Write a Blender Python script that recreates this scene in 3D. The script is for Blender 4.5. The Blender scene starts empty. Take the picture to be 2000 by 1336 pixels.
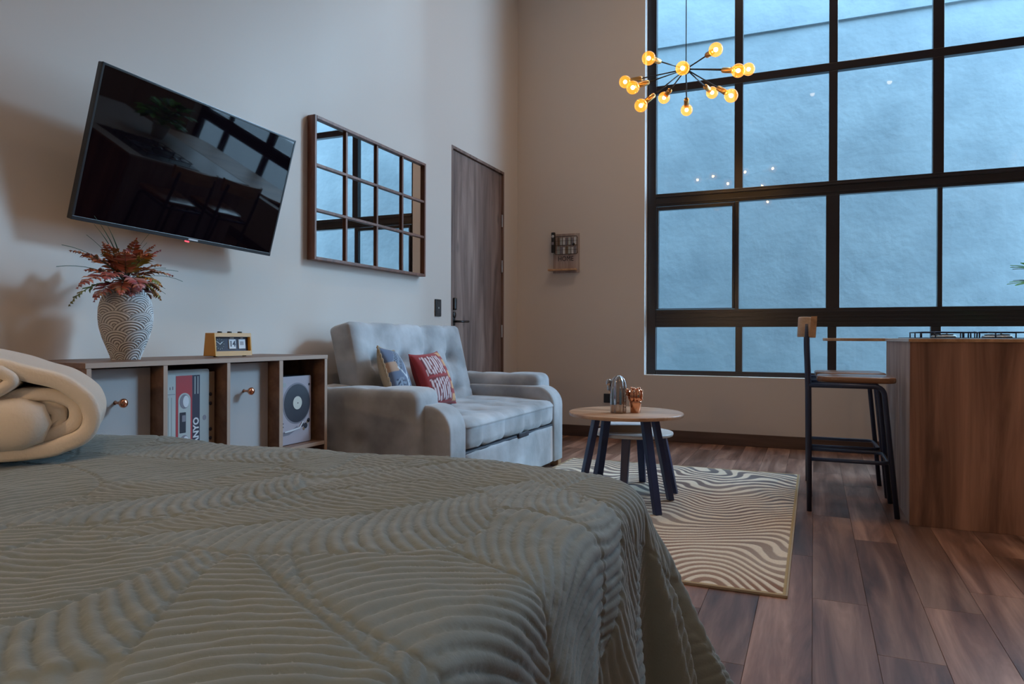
import bpy, bmesh, math, random
import numpy as np
from mathutils import Vector, Matrix, noise
PI = math.pi
sc = bpy.context.scene
COL = sc.collection
random.seed(7)

# ------------------------------------------------------------------ camera
FPX, CXP, CYP, CAM_H = 1378.0, 1000.0, 658.0, 0.88
YAW = math.atan(590 / 1378.0)
ROLL = math.radians(0.19)
fwd = Vector((-math.sin(YAW), math.cos(YAW), 0))
rgt = Vector((math.cos(YAW), math.sin(YAW), 0))
upv = Vector((0, 0, 1))
r2 = rgt * math.cos(ROLL) + upv * math.sin(ROLL)
u2 = -rgt * math.sin(ROLL) + upv * math.cos(ROLL)
cam_d = bpy.data.cameras.new('camera')
cam = bpy.data.objects.new('camera', cam_d)
COL.objects.link(cam)
m = Matrix((r2, u2, -fwd)).transposed().to_4x4()
m.translation = Vector((0, 0, CAM_H))
cam.matrix_world = m
cam_d.sensor_width = 36
cam_d.lens = FPX / 2000 * 36
cam_d.shift_y = -10 / 2000
cam_d.clip_start = 0.02
sc.camera = cam

# ------------------------------------------------------------------ world, light, exposure
w = bpy.data.worlds.new('overcast_sky')
sc.world = w
w.use_nodes = True
bg = w.node_tree.nodes['Background']
bg.inputs[0].default_value = (0.49, 0.75, 1.04, 1)
bg.inputs[1].default_value = 4.5
sun_d = bpy.data.lights.new('hazy_sun', 'SUN')
sun_d.energy = 0.95
sun_d.angle = math.radians(8)
sun_d.color = (0.48, 0.76, 1.06)
sun = bpy.data.objects.new('hazy_sun', sun_d)
COL.objects.link(sun)
sun.rotation_euler = Vector((-0.70, -0.71, -0.52)).to_track_quat('-Z', 'Y').to_euler()
port = bpy.data.lights.new('window_portal', 'AREA')
port.shape = 'RECTANGLE'; port.size = 4.3; port.size_y = 4.7
port.cycles.is_portal = True
po = bpy.data.objects.new('window_portal', port)
COL.objects.link(po)
po.location = (.73, 6.27, 2.8)
po.rotation_euler = (math.radians(-90), 0, 0)
WARM = (1.0, 0.71, 0.47)
DOWN_W = 24
BULB_E = 34
sc.view_settings.view_transform = 'Standard'
sc.view_settings.look = 'None'
sc.view_settings.gamma = 1
sc.view_settings.use_curve_mapping = False
sc.view_settings.exposure = 1.2
sc.cycles.use_denoising = True
sc.cycles.max_bounces = 10
sc.cycles.diffuse_bounces = 5
sc.cycles.transparent_max_bounces = 16
sc.cycles.caustics_reflective = False
sc.cycles.caustics_refractive = False
sc.cycles.sample_clamp_indirect = 8

# ------------------------------------------------------------------ materials
def srgb(r, g, b):
    f = lambda c: (c / 255 / 12.92) if c / 255 <= 0.04045 else ((c / 255 + 0.055) / 1.055) ** 2.4
    return (f(r), f(g), f(b))
def mat(name, col, rough=0.6, metal=0.0, sheen=0.0, bump=None, mottle=None, spec=0.5, coat=0.0, emit=None):
    m = bpy.data.materials.new(name); m.use_nodes = True
    nt = m.node_tree; b = nt.nodes['Principled BSDF']
    b.inputs['Base Color'].default_value = (*col, 1)
    b.inputs['Roughness'].default_value = rough
    b.inputs['Metallic'].default_value = metal
    b.inputs['Specular IOR Level'].default_value = spec
    if sheen:
        b.inputs['Sheen Weight'].default_value = sheen
        b.inputs['Sheen Roughness'].default_value = 0.4
    if coat: b.inputs['Coat Weight'].default_value = coat
    if emit:
        b.inputs['Emission Color'].default_value = (*emit[0], 1)
        b.inputs['Emission Strength'].default_value = emit[1]
    if bump or mottle:
        tc = nt.nodes.new('ShaderNodeTexCoord')
    if bump:                                   # (scale, strength, distance)
        n = nt.nodes.new('ShaderNodeTexNoise'); n.inputs['Scale'].default_value = bump[0]
        n.inputs['Detail'].default_value = 4
        nt.links.new(tc.outputs['Object'], n.inputs['Vector'])
        bp = nt.nodes.new('ShaderNodeBump'); bp.inputs['Strength'].default_value = bump[1]
        bp.inputs['Distance'].default_value = bump[2]
        nt.links.new(n.outputs['Fac'], bp.inputs['Height'])
        nt.links.new(bp.outputs['Normal'], b.inputs['Normal'])
    if mottle:                                 # (scale, other colour, lo, hi[, stretch])
        n = nt.nodes.new('ShaderNodeTexNoise'); n.inputs['Scale'].default_value = mottle[0]
        n.inputs['Detail'].default_value = 5
        mp = nt.nodes.new('ShaderNodeMapping')
        if len(mottle) > 4: mp.inputs['Scale'].default_value = mottle[4]
        nt.links.new(tc.outputs['Object'], mp.inputs['Vector'])
        nt.links.new(mp.outputs['Vector'], n.inputs['Vector'])
        rp = nt.nodes.new('ShaderNodeValToRGB')
        rp.color_ramp.elements[0].position = mottle[2]; rp.color_ramp.elements[1].position = mottle[3]
        rp.color_ramp.elements[0].color = (*col, 1); rp.color_ramp.elements[1].color = (*mottle[1], 1)
        nt.links.new(n.outputs['Fac'], rp.inputs['Fac'])
        nt.links.new(rp.outputs['Color'], b.inputs['Base Color'])
    return m
def wood(name, dark, mid, light, axis, s=1.0, rough=0.45, vary=0.0, knots=0.0, spec=0.5):
    m = bpy.data.materials.new(name); m.use_nodes = True
    nt = m.node_tree; b = nt.nodes['Principled BSDF']; L = nt.links.new
    tc = nt.nodes.new('ShaderNodeTexCoord'); oi = nt.nodes.new('ShaderNodeObjectInfo')
    add = nt.nodes.new('ShaderNodeVectorMath'); add.operation = 'ADD'
    mul = nt.nodes.new('ShaderNodeVectorMath'); mul.operation = 'SCALE'; mul.inputs['Scale'].default_value = 37.0 if vary else 0.0
    cmb = nt.nodes.new('ShaderNodeCombineXYZ')
    for i in range(3): L(oi.outputs['Random'], cmb.inputs[i])
    L(cmb.outputs[0], mul.inputs[0]); L(tc.outputs['Object'], add.inputs[0]); L(mul.outputs[0], add.inputs[1])
    sv = [9 * s] * 3; sv[axis] = 0.9 * s
    mp = nt.nodes.new('ShaderNodeMapping'); mp.inputs['Scale'].default_value = sv
    L(add.outputs[0], mp.inputs['Vector'])
    n = nt.nodes.new('ShaderNodeTexNoise'); n.inputs['Scale'].default_value = 1.0; n.inputs['Detail'].default_value = 6
    n.inputs['Roughness'].default_value = 0.6; n.inputs['Distortion'].default_value = 0.7
    L(mp.outputs[0], n.inputs['Vector'])
    rp = nt.nodes.new('ShaderNodeValToRGB'); e = rp.color_ramp.elements
    e[0].position = 0.33; e[0].color = (*dark, 1); e[1].position = 0.68; e[1].color = (*light, 1)
    q = e.new(0.5); q.color = (*mid, 1)
    L(n.outputs['Fac'], rp.inputs['Fac'])
    if knots:
        mk = nt.nodes.new('ShaderNodeMapping'); ks = [5.5] * 3; ks[axis] = 2.6; mk.inputs['Scale'].default_value = ks
        L(add.outputs[0], mk.inputs['Vector'])
        vo = nt.nodes.new('ShaderNodeTexVoronoi'); vo.inputs['Scale'].default_value = 1.0; L(mk.outputs[0], vo.inputs['Vector'])
        kr = nt.nodes.new('ShaderNodeMapRange'); kr.interpolation_type = 'SMOOTHSTEP'; kr.inputs['From Min'].default_value = .03; kr.inputs['From Max'].default_value = .19
        kr.inputs['To Min'].default_value = 1 - knots; kr.inputs['To Max'].default_value = 1.0
        L(vo.outputs['Distance'], kr.inputs['Value'])
        km = nt.nodes.new('ShaderNodeMix'); km.data_type = 'RGBA'; km.blend_type = 'MULTIPLY'; km.inputs['Factor'].default_value = 1.0
        L(rp.outputs[0], km.inputs['A']); L(kr.outputs[0], km.inputs['B'])
        base_out = km.outputs['Result']
    else: base_out = rp.outputs[0]
    sv2 = [75 * s] * 3; sv2[axis] = 3 * s
    mp2 = nt.nodes.new('ShaderNodeMapping'); mp2.inputs['Scale'].default_value = sv2
    L(add.outputs[0], mp2.inputs['Vector'])
    n2 = nt.nodes.new('ShaderNodeTexNoise'); n2.inputs['Scale'].default_value = 1.0; n2.inputs['Detail'].default_value = 3
    L(mp2.outputs[0], n2.inputs['Vector'])
    mx = nt.nodes.new('ShaderNodeMix'); mx.data_type = 'RGBA'; mx.blend_type = 'MULTIPLY'; mx.inputs['Factor'].default_value = 0.35
    L(base_out, mx.inputs['A'])
    L(n2.outputs['Fac'], mx.inputs['B'])
    hs = nt.nodes.new('ShaderNodeHueSaturation')
    L(mx.outputs['Result'], hs.inputs['Color'])
    mr = nt.nodes.new('ShaderNodeMapRange'); mr.inputs['To Min'].default_value = 1.25 - vary; mr.inputs['To Max'].default_value = 1.25 + vary
    L(oi.outputs['Random'], mr.inputs['Value']); L(mr.outputs[0], hs.inputs['Value'])
    L(hs.outputs[0], b.inputs['Base Color'])
    b.inputs['Roughness'].default_value = rough
    b.inputs['Specular IOR Level'].default_value = spec
    bp = nt.nodes.new('ShaderNodeBump'); bp.inputs['Strength'].default_value = 0.12; bp.inputs['Distance'].default_value = 0.002
    L(n2.outputs['Fac'], bp.inputs['Height']); L(bp.outputs[0], b.inputs['Normal'])
    return m
def vcol(name, rough=0.7, metal=0.0, bump=None, sheen=0.0):
    m = mat(name, (1, 1, 1), rough, metal, sheen, bump)
    nt = m.node_tree; a = nt.nodes.new('ShaderNodeAttribute'); a.attribute_name = 'Col'
    nt.links.new(a.outputs['Color'], nt.nodes['Principled BSDF'].inputs['Base Color'])
    return m
def glassy(name, tint, refl=1.45, grough=0.0, glow=None):
    m = bpy.data.materials.new(name); m.use_nodes = True
    nt = m.node_tree; nt.nodes.remove(nt.nodes['Principled BSDF']); L = nt.links.new
    out = nt.nodes['Material Output']
    t = nt.nodes.new('ShaderNodeBsdfTransparent'); t.inputs[0].default_value = (*tint, 1)
    g = nt.nodes.new('ShaderNodeBsdfGlossy'); g.inputs['Roughness'].default_value = grough
    f = nt.nodes.new('ShaderNodeFresnel'); ge = nt.nodes.new('ShaderNodeNewGeometry')
    mi = nt.nodes.new('ShaderNodeMix'); mi.inputs['A'].default_value = refl; mi.inputs['B'].default_value = 1 / refl
    L(ge.outputs['Backfacing'], mi.inputs['Factor']); L(mi.outputs['Result'], f.inputs[0])
    mx = nt.nodes.new('ShaderNodeMixShader')
    L(f.outputs[0], mx.inputs[0]); L(t.outputs[0], mx.inputs[1]); L(g.outputs[0], mx.inputs[2])
    if glow:
        e = nt.nodes.new('ShaderNodeEmission'); e.inputs[0].default_value = (*glow[0], 1); e.inputs[1].default_value = glow[1]
        ad = nt.nodes.new('ShaderNodeAddShader'); L(mx.outputs[0], ad.inputs[0]); L(e.outputs[0], ad.inputs[1])
        L(ad.outputs[0], out.inputs[0])
    else: L(mx.outputs[0], out.inputs[0])
    return m

M = {}
M['wall'] = mat('wall_paint', (0.66, 0.605, 0.56), 0.75, bump=(60, 0.05, 0.002))
M['reveal'] = mat('reveal_paint', (0.90, 0.90, 0.90), 0.7)
M['ceiling'] = mat('ceiling_paint', (0.60, 0.57, 0.54), 0.8)
M['concrete'] = mat('outdoor_concrete', (0.165, 0.214, 0.236), 0.9, bump=(9, 0.5, 0.02), mottle=(2.2, (0.226, 0.284, 0.305), 0.3, 0.72))
M['ground'] = mat('outdoor_ground', (0.3, 0.3, 0.3), 0.9)
M['black_alu'] = mat('dark_aluminium', (0.014, 0.012, 0.016), 0.28, 0.0, spec=0.6)
M['glass'] = glassy('window_glass', (0.93, 0.97, 0.98), 1.42)
M['plank'] = wood('floor_plank_wood', (0.075, 0.036, 0.026), (0.215, 0.115, 0.085), (0.42, 0.255, 0.19), 1, 1.0, 0.38, vary=0.42, spec=0.38)
M['door_wood'] = wood('door_wood', (0.090, 0.052, 0.042), (0.19, 0.122, 0.100), (0.31, 0.215, 0.18), 2, 1.0, 0.55, knots=0.4)
M['island_wood'] = wood('island_wood', (0.10, 0.048, 0.034), (0.25, 0.128, 0.086), (0.43, 0.235, 0.16), 2, 0.8, 0.5, knots=0.7)
M['cab_wood'] = wood('cabinet_wood', (0.12, 0.062, 0.040), (0.19, 0.108, 0.072), (0.26, 0.158, 0.110), 1, 1.0, 0.5)
M['edge_wood'] = mat('cabinet_edge', (0.42, 0.30, 0.23), 0.5)
M['frame_wood'] = wood('mirror_frame_wood', (0.085, 0.033, 0.020), (0.16, 0.062, 0.036), (0.24, 0.10, 0.06), 2, 1.5, 0.35)
M['seat_wood'] = wood('seat_wood', (0.10, 0.045, 0.022), (0.20, 0.095, 0.05), (0.30, 0.155, 0.08), 0, 1.2, 0.22)
M['light_wood'] = wood('light_wood', (0.36, 0.20, 0.10), (0.52, 0.31, 0.17), (0.68, 0.43, 0.26), 1, 1.2, 0.4)
M['table_wood'] = wood('table_wood', (0.38, 0.22, 0.135), (0.54, 0.34, 0.22), (0.70, 0.47, 0.32), 0, 1.2, 0.3)
M['white_top'] = mat('white_laminate', (0.62, 0.60, 0.58), 0.3)
M['base_wood'] = wood('baseboard_wood', (0.045, 0.024, 0.018), (0.085, 0.048, 0.035), (0.13, 0.075, 0.055), 0, 1.0, 0.45)
M['navy'] = mat('navy_painted_leg', (0.022, 0.036, 0.105), 0.35)
M['stool_metal'] = mat('blue_black_metal', (0.026, 0.038, 0.080), 0.32, 0.2)
M['black'] = mat('black_plastic', (0.012, 0.012, 0.014), 0.35)
M['hole'] = mat('dark_print', (0.02, 0.018, 0.03), 0.6)
M['grey_panel'] = mat('grey_linen_panel', (0.43, 0.415, 0.415), 0.85, bump=(400, 0.2, 0.001))
M['copper'] = mat('polished_copper', (0.78, 0.34, 0.20), 0.2, 1.0)
M['copper2'] = mat('copper_glaze', (0.83, 0.42, 0.26), 0.06, 1.0)
M['silver'] = mat('dark_chrome_glaze', (0.50, 0.47, 0.46), 0.05, 1.0)
M['steel'] = mat('brushed_steel', (0.6, 0.6, 0.6), 0.3, 1.0)
M['brass'] = mat('brass_socket', (0.80, 0.42, 0.13), 0.28, 1.0)
M['mirror'] = mat('mirror_glass', (0.92, 0.93, 0.93), 0.01, 1.0)
M['screen'] = mat('tv_screen', (0.004, 0.002, 0.004), 0.025, spec=0.45)
M['bezel'] = mat('tv_bezel', (0.03, 0.032, 0.036), 0.3)
M['velvet'] = mat('grey_velvet', (0.27, 0.285, 0.305), 0.75, sheen=0.55, mottle=(4.5, (0.54, 0.565, 0.60), 0.35, 0.7), bump=(14, 0.25, 0.01))
M['spread'] = mat('olive_bedspread', (0.180, 0.213, 0.205), 0.72, sheen=0.3, bump=(260, 0.35, 0.001), mottle=(5, (0.215, 0.252, 0.243), 0.35, 0.7))
M['blanket'] = mat('cream_fleece', (0.84, 0.78, 0.70), 0.95, sheen=0.5, bump=(150, 0.5, 0.003))
M['mattress'] = mat('mattress_cloth', (0.6, 0.58, 0.55), 0.9)
M['mustard'] = mat('mustard_enamel', (0.56, 0.27, 0.03), 0.3)
M['cream'] = mat('cream_print', (0.62, 0.62, 0.56), 0.6)
M['card'] = mat('white_card', (0.66, 0.68, 0.72), 0.5)
M['red'] = mat('red_print', (0.42, 0.035, 0.045), 0.55)
M['ptgrey'] = mat('pale_grey_print', (0.36, 0.39, 0.39), 0.6)
M['ptgrey2'] = mat('pale_grey_print_light', (0.44, 0.48, 0.475), 0.6)
M['ptmid'] = mat('mid_grey_print', (0.22, 0.21, 0.25), 0.6)
M['navyprint'] = mat('navy_print', (0.03, 0.028, 0.055), 0.6)
M['tan'] = mat('tan_print', (0.25, 0.17, 0.11), 0.6)
M['ttgrey'] = mat('turntable_print_grey', (0.42, 0.38, 0.43), 0.55)
M['vinyl'] = mat('record_print', (0.035, 0.038, 0.055), 0.45)
M['vasecol'] = vcol('carved_vase', 0.8)
M['leafcol'] = vcol('fern_leaf', 0.6)
M['grass'] = mat('grass_blade', (0.030, 0.105, 0.062), 0.5)
M['greenleaf'] = mat('fresh_green_leaf', (0.12, 0.42, 0.03), 0.5)
M['darkleaf'] = mat('dark_green_leaf', (0.02, 0.09, 0.03), 0.5)
M['cushcol'] = vcol('cushion_print', 0.85, bump=(220, 0.3, 0.001), sheen=0.2)
M['beige_cloth'] = mat('beige_cloth', (0.42, 0.34, 0.24), 0.9, bump=(300, 0.4, 0.001))
M['red_cloth'] = mat('red_cloth', (0.30, 0.022, 0.018), 0.75, bump=(300, 0.3, 0.001))
M['bulbglass'] = glassy('amber_bulb_glass', (1.0, 0.78, 0.42), 1.5, 0.02, glow=((1.0, 0.36, 0.03), 0.28))
M['filament'] = mat('filament_glow', (1, 0.7, 0.3), 0.5, emit=((1.0, 0.70, 0.38), BULB_E))
M['lampdisc'] = mat('downlight_disc', (1, 0.9, 0.8), 0.5, emit=((1.0, 0.85, 0.66), 30))
M['terracotta'] = mat('white_pot', (0.6, 0.6, 0.58), 0.5)
M['redled'] = mat('red_standby_light', (0.5, 0.02, 0.02), 0.5, emit=((1, 0.05, 0.08), 1.5))
M['greywood'] = wood('grey_washed_wood', (0.25, 0.19, 0.175), (0.36, 0.285, 0.265), (0.46, 0.38, 0.35), 2, 1.5, 0.7)
def rug_material():
    m = mat('woven_rug', (0.6, 0.57, 0.52), 0.9); nt = m.node_tree; L = nt.links.new; b = nt.nodes['Principled BSDF']
    a = nt.nodes.new('ShaderNodeAttribute'); a.attribute_name = 'Col'
    tc = nt.nodes.new('ShaderNodeTexCoord'); n = nt.nodes.new('ShaderNodeTexNoise'); n.inputs['Scale'].default_value = 160
    L(tc.outputs['Object'], n.inputs['Vector'])
    mx = nt.nodes.new('ShaderNodeMix'); mx.data_type = 'RGBA'; mx.blend_type = 'MULTIPLY'; mx.inputs['Factor'].default_value = 0.3
    L(a.outputs['Color'], mx.inputs['A']); L(n.outputs['Fac'], mx.inputs['B']); L(mx.outputs['Result'], b.inputs['Base Color'])
    bp = nt.nodes.new('ShaderNodeBump'); bp.inputs['Strength'].default_value = 0.5; bp.inputs['Distance'].default_value = 0.004
    L(n.outputs['Fac'], bp.inputs['Height']); L(bp.outputs[0], b.inputs['Normal'])
    return m
M['rug'] = rug_material()

# ------------------------------------------------------------------ builders
def tag(o, label=None, cat=None, group=None, kind=None):
    if label: o['label'] = label
    if cat: o['category'] = cat
    if group: o['group'] = group
    if kind: o['kind'] = kind
    return o
def empty(name, loc=(0, 0, 0), rz=0.0, **k):
    o = bpy.data.objects.new(name, None); COL.objects.link(o)
    o.empty_display_size = 0.05
    o.location = loc; o.rotation_euler = (0, 0, rz)
    return tag(o, **k)
class MB:
    def __init__(s): s.v = []; s.f = []; s.mi = []; s.sm = []
    def add(s, vs, fs, mi=0, smooth=False):
        o = len(s.v); s.v += [tuple(p) for p in vs]
        for f in fs: s.f.append(tuple(i + o for i in f)); s.mi.append(mi); s.sm.append(smooth)
        return s
    def bm(s, b, mi=0, smooth=False):
        b.verts.ensure_lookup_table()
        return s.add([v.co[:] for v in b.verts], [[v.index for v in f.verts] for f in b.faces], mi, smooth)
    def box(s, x0, x1, y0, y1, z0, z1, bev=0.0, mi=0, seg=2, T=None):
        b = bmesh.new(); bmesh.ops.create_cube(b, size=1)
        for v in b.verts: v.co = Vector(((x0 + x1) / 2 + v.co.x * (x1 - x0), (y0 + y1) / 2 + v.co.y * (y1 - y0), (z0 + z1) / 2 + v.co.z * (z1 - z0)))
        if bev: bmesh.ops.bevel(b, geom=b.edges[:], offset=bev, segments=seg, affect='EDGES', profile=0.5)
        if T: bmesh.ops.transform(b, matrix=T, verts=b.verts)
        b.verts.index_update(); s.bm(b, mi, bev > 0.012); b.free(); return s
    def prism(s, pts, z0, z1, bev=0.0, mi=0, seg=2, T=None, smooth=False):
        """pts: 2-D outline (x, y), extruded along z; T places it"""
        b = bmesh.new(); vs = [b.verts.new((p[0], p[1], z0)) for p in pts]
        f = b.faces.new(vs); r = bmesh.ops.extrude_face_region(b, geom=[f])
        for e in r['geom']:
            if isinstance(e, bmesh.types.BMVert): e.co.z = z1
        bmesh.ops.recalc_face_normals(b, faces=b.faces)
        if bev:
            es = [e for e in b.edges if abs(e.verts[0].co.z - e.verts[1].co.z) < 1e-6]
            bmesh.ops.bevel(b, geom=es, offset=bev, segments=seg, affect='EDGES', profile=0.5)
        if T: bmesh.ops.transform(b, matrix=T, verts=b.verts)
        b.verts.index_update(); s.bm(b, mi, smooth); b.free(); return s
    def lathe(s, prof, n=32, mi=0, T=None, smooth=True, rib=None):
        vs = []; fs = []
        for r, z in prof:
            for k in range(n):
                a = 2 * PI * k / n; rr = r * (rib(a, z) if rib else 1)
                p = Vector((rr * math.cos(a), rr * math.sin(a), z)); vs.append((T @ p) if T else p)
        for i in range(len(prof) - 1):
            for k in range(n): fs.append((i * n + k, i * n + (k + 1) % n, (i + 1) * n + (k + 1) % n, (i + 1) * n + k))
        fs.append(tuple(range(n))[::-1]); fs.append(tuple((len(prof) - 1) * n + k for k in range(n)))
        return s.add(vs, fs, mi, smooth)
    def tube(s, path, r, n=10, mi=0, r1=None):
        P = [Vector(p) for p in path]; vs = []; fs = []; up = None
        for i, p in enumerate(P):
            d = (P[min(i + 1, len(P) - 1)] - P[max(i - 1, 0)]).normalized()
            if up is None: up = d.orthogonal().normalized()
            up = (up - d * up.dot(d)).normalized(); sd = d.cross(up)
            rr = r if r1 is None else r + (r1 - r) * i / (len(P) - 1)
            for k in range(n):
                a = 2 * PI * k / n; vs.append(p + (up * math.cos(a) + sd * math.sin(a)) * rr)
        for i in range(len(P) - 1):
            for k in range(n): fs.append((i * n + k, i * n + (k + 1) % n, (i + 1) * n + (k + 1) % n, (i + 1) * n + k))
        fs.append(tuple(range(n))[::-1]); fs.append(tuple((len(P) - 1) * n + k for k in range(n)))
        return s.add(vs, fs, mi, True)
    def sphere(s, c, r, mi=0, sub=2, sc3=(1, 1, 1)):
        b = bmesh.new(); bmesh.ops.create_icosphere(b, subdivisions=sub, radius=r)
        for v in b.verts: v.co = Vector((c[0] + v.co.x * sc3[0], c[1] + v.co.y * sc3[1], c[2] + v.co.z * sc3[2]))
        b.verts.index_update(); s.bm(b, mi, True); b.free(); return s
    def rbox(s, size, r, n=10, disp=None, T=None, mi=0):
        """rounded dense box centred on the origin, disp(p, nrm) -> offset vector"""
        h = Vector(size) / 2; b = bmesh.new(); bmesh.ops.create_cube(b, size=2)
        bmesh.ops.subdivide_edges(b, edges=b.edges[:], cuts=n, use_grid_fill=True)
        for v in b.verts:
            p = Vector((v.co.x, v.co.y, v.co.z)); q = Vector([p[i] * h[i] for i in range(3)])
            inn = Vector([max(-(h[i] - r), min(h[i] - r, q[i])) for i in range(3)])
            d = q - inn
            nn = d.normalized() if d.length > 1e-7 else Vector((0, 0, 1))
            res = inn + nn * r
            if disp: res = res + disp(res, nn)
            v.co = res
        if T: bmesh.ops.transform(b, matrix=T, verts=b.verts)
        b.verts.index_update(); s.bm(b, mi, True); b.free(); return s
    def build(s, name, mats, parent=None, cols=None, **k):
        me = bpy.data.meshes.new(name)
        me.from_pydata(s.v, [], s.f)
        if not isinstance(mats, (list, tuple)): mats = [mats]
        for mm in mats: me.materials.append(M[mm] if isinstance(mm, str) else mm)
        me.polygons.foreach_set('material_index', s.mi)
        me.polygons.foreach_set('use_smooth', s.sm)
        if cols is not None:
            a = me.color_attributes.new('Col', 'FLOAT_COLOR', 'POINT')
            a.data.foreach_set('color', np.asarray(cols, dtype=np.float32).ravel())
        me.update()
        o = bpy.data.objects.new(name, me); COL.objects.link(o)
        if parent is not None: o.parent = parent
        return tag(o, **k)
def copy_tree(o, parent=None):
    c = o.copy(); COL.objects.link(c)
    if parent is not None: c.parent = parent
    for ch in list(o.children): copy_tree(ch, c)
    return c
def np_mesh(name, V, F, mats, parent=None, cols=None, smooth=True, **k):
    me = bpy.data.meshes.new(name); V = np.asarray(V, np.float32); F = np.asarray(F, np.int32)
    me.vertices.add(len(V)); me.vertices.foreach_set('co', V.ravel())
    me.loops.add(F.size); me.loops.foreach_set('vertex_index', F.ravel())
    me.polygons.add(len(F)); me.polygons.foreach_set('loop_start', np.arange(0, F.size, F.shape[1], dtype=np.int32))
    me.materials.append(M[mats])
    me.update(calc_edges=True); me.polygons.foreach_set('use_smooth', [smooth] * len(F))
    if cols is not None:
        a = me.color_attributes.new('Col', 'FLOAT_COLOR', 'POINT'); a.data.foreach_set('color', np.asarray(cols, np.float32).ravel())
    me.validate()
    o = bpy.data.objects.new(name, me); COL.objects.link(o)
    if parent is not None: o.parent = parent
    return tag(o, **k)
def grid_faces(nu, nv):
    i = np.arange(nu - 1)[:, None] * nv + np.arange(nv - 1)[None, :]
    return np.stack([i, i + nv, i + nv + 1, i + 1], -1).reshape(-1, 4)
def text(name, s, size, mt, T, parent, depth=0.0006, bold=0.0, align='CENTER', sx=1.0):
    cu = bpy.data.curves.new(name, 'FONT'); cu.body = s; cu.size = size; cu.align_x = align; cu.align_y = 'CENTER'
    cu.extrude = depth; cu.offset = bold; cu.resolution_u = 3
    t = bpy.data.objects.new(name + '_tmp', cu); COL.objects.link(t)
    dg = bpy.context.evaluated_depsgraph_get()
    me = bpy.data.meshes.new_from_object(t.evaluated_get(dg)); bpy.data.objects.remove(t)
    me.transform(T @ Matrix.Diagonal((sx, 1, 1, 1))); me.name = name
    me.materials.clear(); me.materials.append(M[mt])
    o = bpy.data.objects.new(name, me); COL.objects.link(o); o.parent = parent
    return o
def frame_T(origin, ex, ey):
    ex = Vector(ex).normalized(); ey = Vector(ey).normalized(); ez = ex.cross(ey)
    t = Matrix((ex, ey, ez)).transposed().to_4x4(); t.translation = Vector(origin); return t
def arc(cx, cy, r, a0, a1, n):
    return [(cx + r * math.cos(a0 + (a1 - a0) * i / n), cy + r * math.sin(a0 + (a1 - a0) * i / n)) for i in range(n + 1)]
def rrect(x0, x1, y0, y1, r, n=5):
    return arc(x1 - r, y0 + r, r, -PI / 2, 0, n) + arc(x1 - r, y1 - r, r, 0, PI / 2, n) + arc(x0 + r, y1 - r, r, PI / 2, PI, n) + arc(x0 + r, y0 + r, r, PI, 1.5 * PI, n)

# ------------------------------------------------------------------ the room
XL, XR, YB, YR, HC = -2.524, 3.9, 6.01, -6.4, 5.2
WX0, WX1, WZ0, WZ1 = -1.342, 2.80, 0.556, 5.05
b = MB()
b.box(XL - .15, XR + .15, YR - .15, YB + .24, -.12, -.004)
floor = b.build('floor', M['base_wood'], kind='structure', label='dark brown wood plank floor')
# planks: every plank near enough to tell apart is its own piece
PW, PL = 0.167, 1.22
pk = MB().box(0, PW - .0010, 0, PL - .0010, -.004, 0.0, bev=0.0006, seg=1)
k0 = None; rest = MB(); cnt = 0
x = -0.002 - PW * 16
row = 0
while x < XR:
    off = random.random() * PL
    y = YR - off
    while y < YB:
        x0, x1 = max(x, XL), min(x + PW, XR); y0, y1 = max(y, YR), min(y + PL, YB)
        if x1 - x0 > .01 and y1 - y0 > .01:
            near = y1 > 1.2 and x0 < 2.4
            full = (x1 - x0 > PW - 1e-4) and (y1 - y0 > PL - 1e-4)
            if near:
                if full:
                    if k0 is None: k0 = pk.build('plank', M['plank'], floor); p = k0
                    else: p = k0.copy(); COL.objects.link(p)
                    p.location = (x, y, 0)
                else:
                    p = MB().box(0, x1 - x0 - .0010, 0, y1 - y0 - .0010, -.004, 0, bev=.0009, seg=1).build('plank', M['plank'], floor)
                    p.location = (x0, y0, 0)
                cnt += 1
            else:
                rest.box(x0, x1 - .0016, y0, y1 - .0016, -.004, 0)
        y += PL
    x += PW; row += 1
rest.build('plank', M['plank'], floor, kind='stuff')
MB().box(XL - .15, XR + .15, YR - .15, YB + .24, HC, HC + .15).build('ceiling', M['ceiling'], kind='structure', label='high plain ceiling above the room')
DY0, DY1, DZ = 4.723, 5.703, 2.333
b = MB()
b.box(XL - .15, XL, YR, DY0, 0, HC).box(XL - .15, XL, DY1, YB, 0, HC).box(XL - .15, XL, DY0, DY1, DZ, HC)
b.box(XL - .15, XL - .1, DY0, DY1, 0, DZ)
b.build('wall_left', M['wall'], kind='structure', label='tall plain wall with television, mirror and door')
b = MB()
b.box(XL - .15, WX0, YB, YB + .22, 0, HC).box(WX1, XR + .15, YB, YB + .22, 0, HC).box(WX0, WX1, YB, YB + .22, 0, WZ0).box(WX0, WX1, YB, YB + .22, WZ1, HC)
wb = b.build('wall_back', M['wall'], kind='structure', label='warm beige wall around the large window')
b = MB()
b.box(WX0 + .0005, WX0 + .003, YB + .001, YB + .1, WZ0, WZ1).box(WX0, WX1, YB + .001, YB + .1, WZ0 + .0005, WZ0 + .003)
b.build('reveal', M['reveal'], wb, label='white painted window reveal')
MB().box(XR, XR + .15, YR, YB, 0, HC).build('wall_right', M['wall'], kind='structure', label='plain wall on the kitchen side')
MB().box(XL - .15, XR + .15, YR - .15, YR, 0, HC).build('wall_rear', M['wall'], kind='structure', label='plain wall behind the bed')
MB().box(XL + .002, WX1 + .3, YB - .014, YB - .001, 0, .098, bev=.003).build('baseboard_back', M['base_wood'], kind='structure', label='dark brown wooden baseboard under the window')
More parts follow.
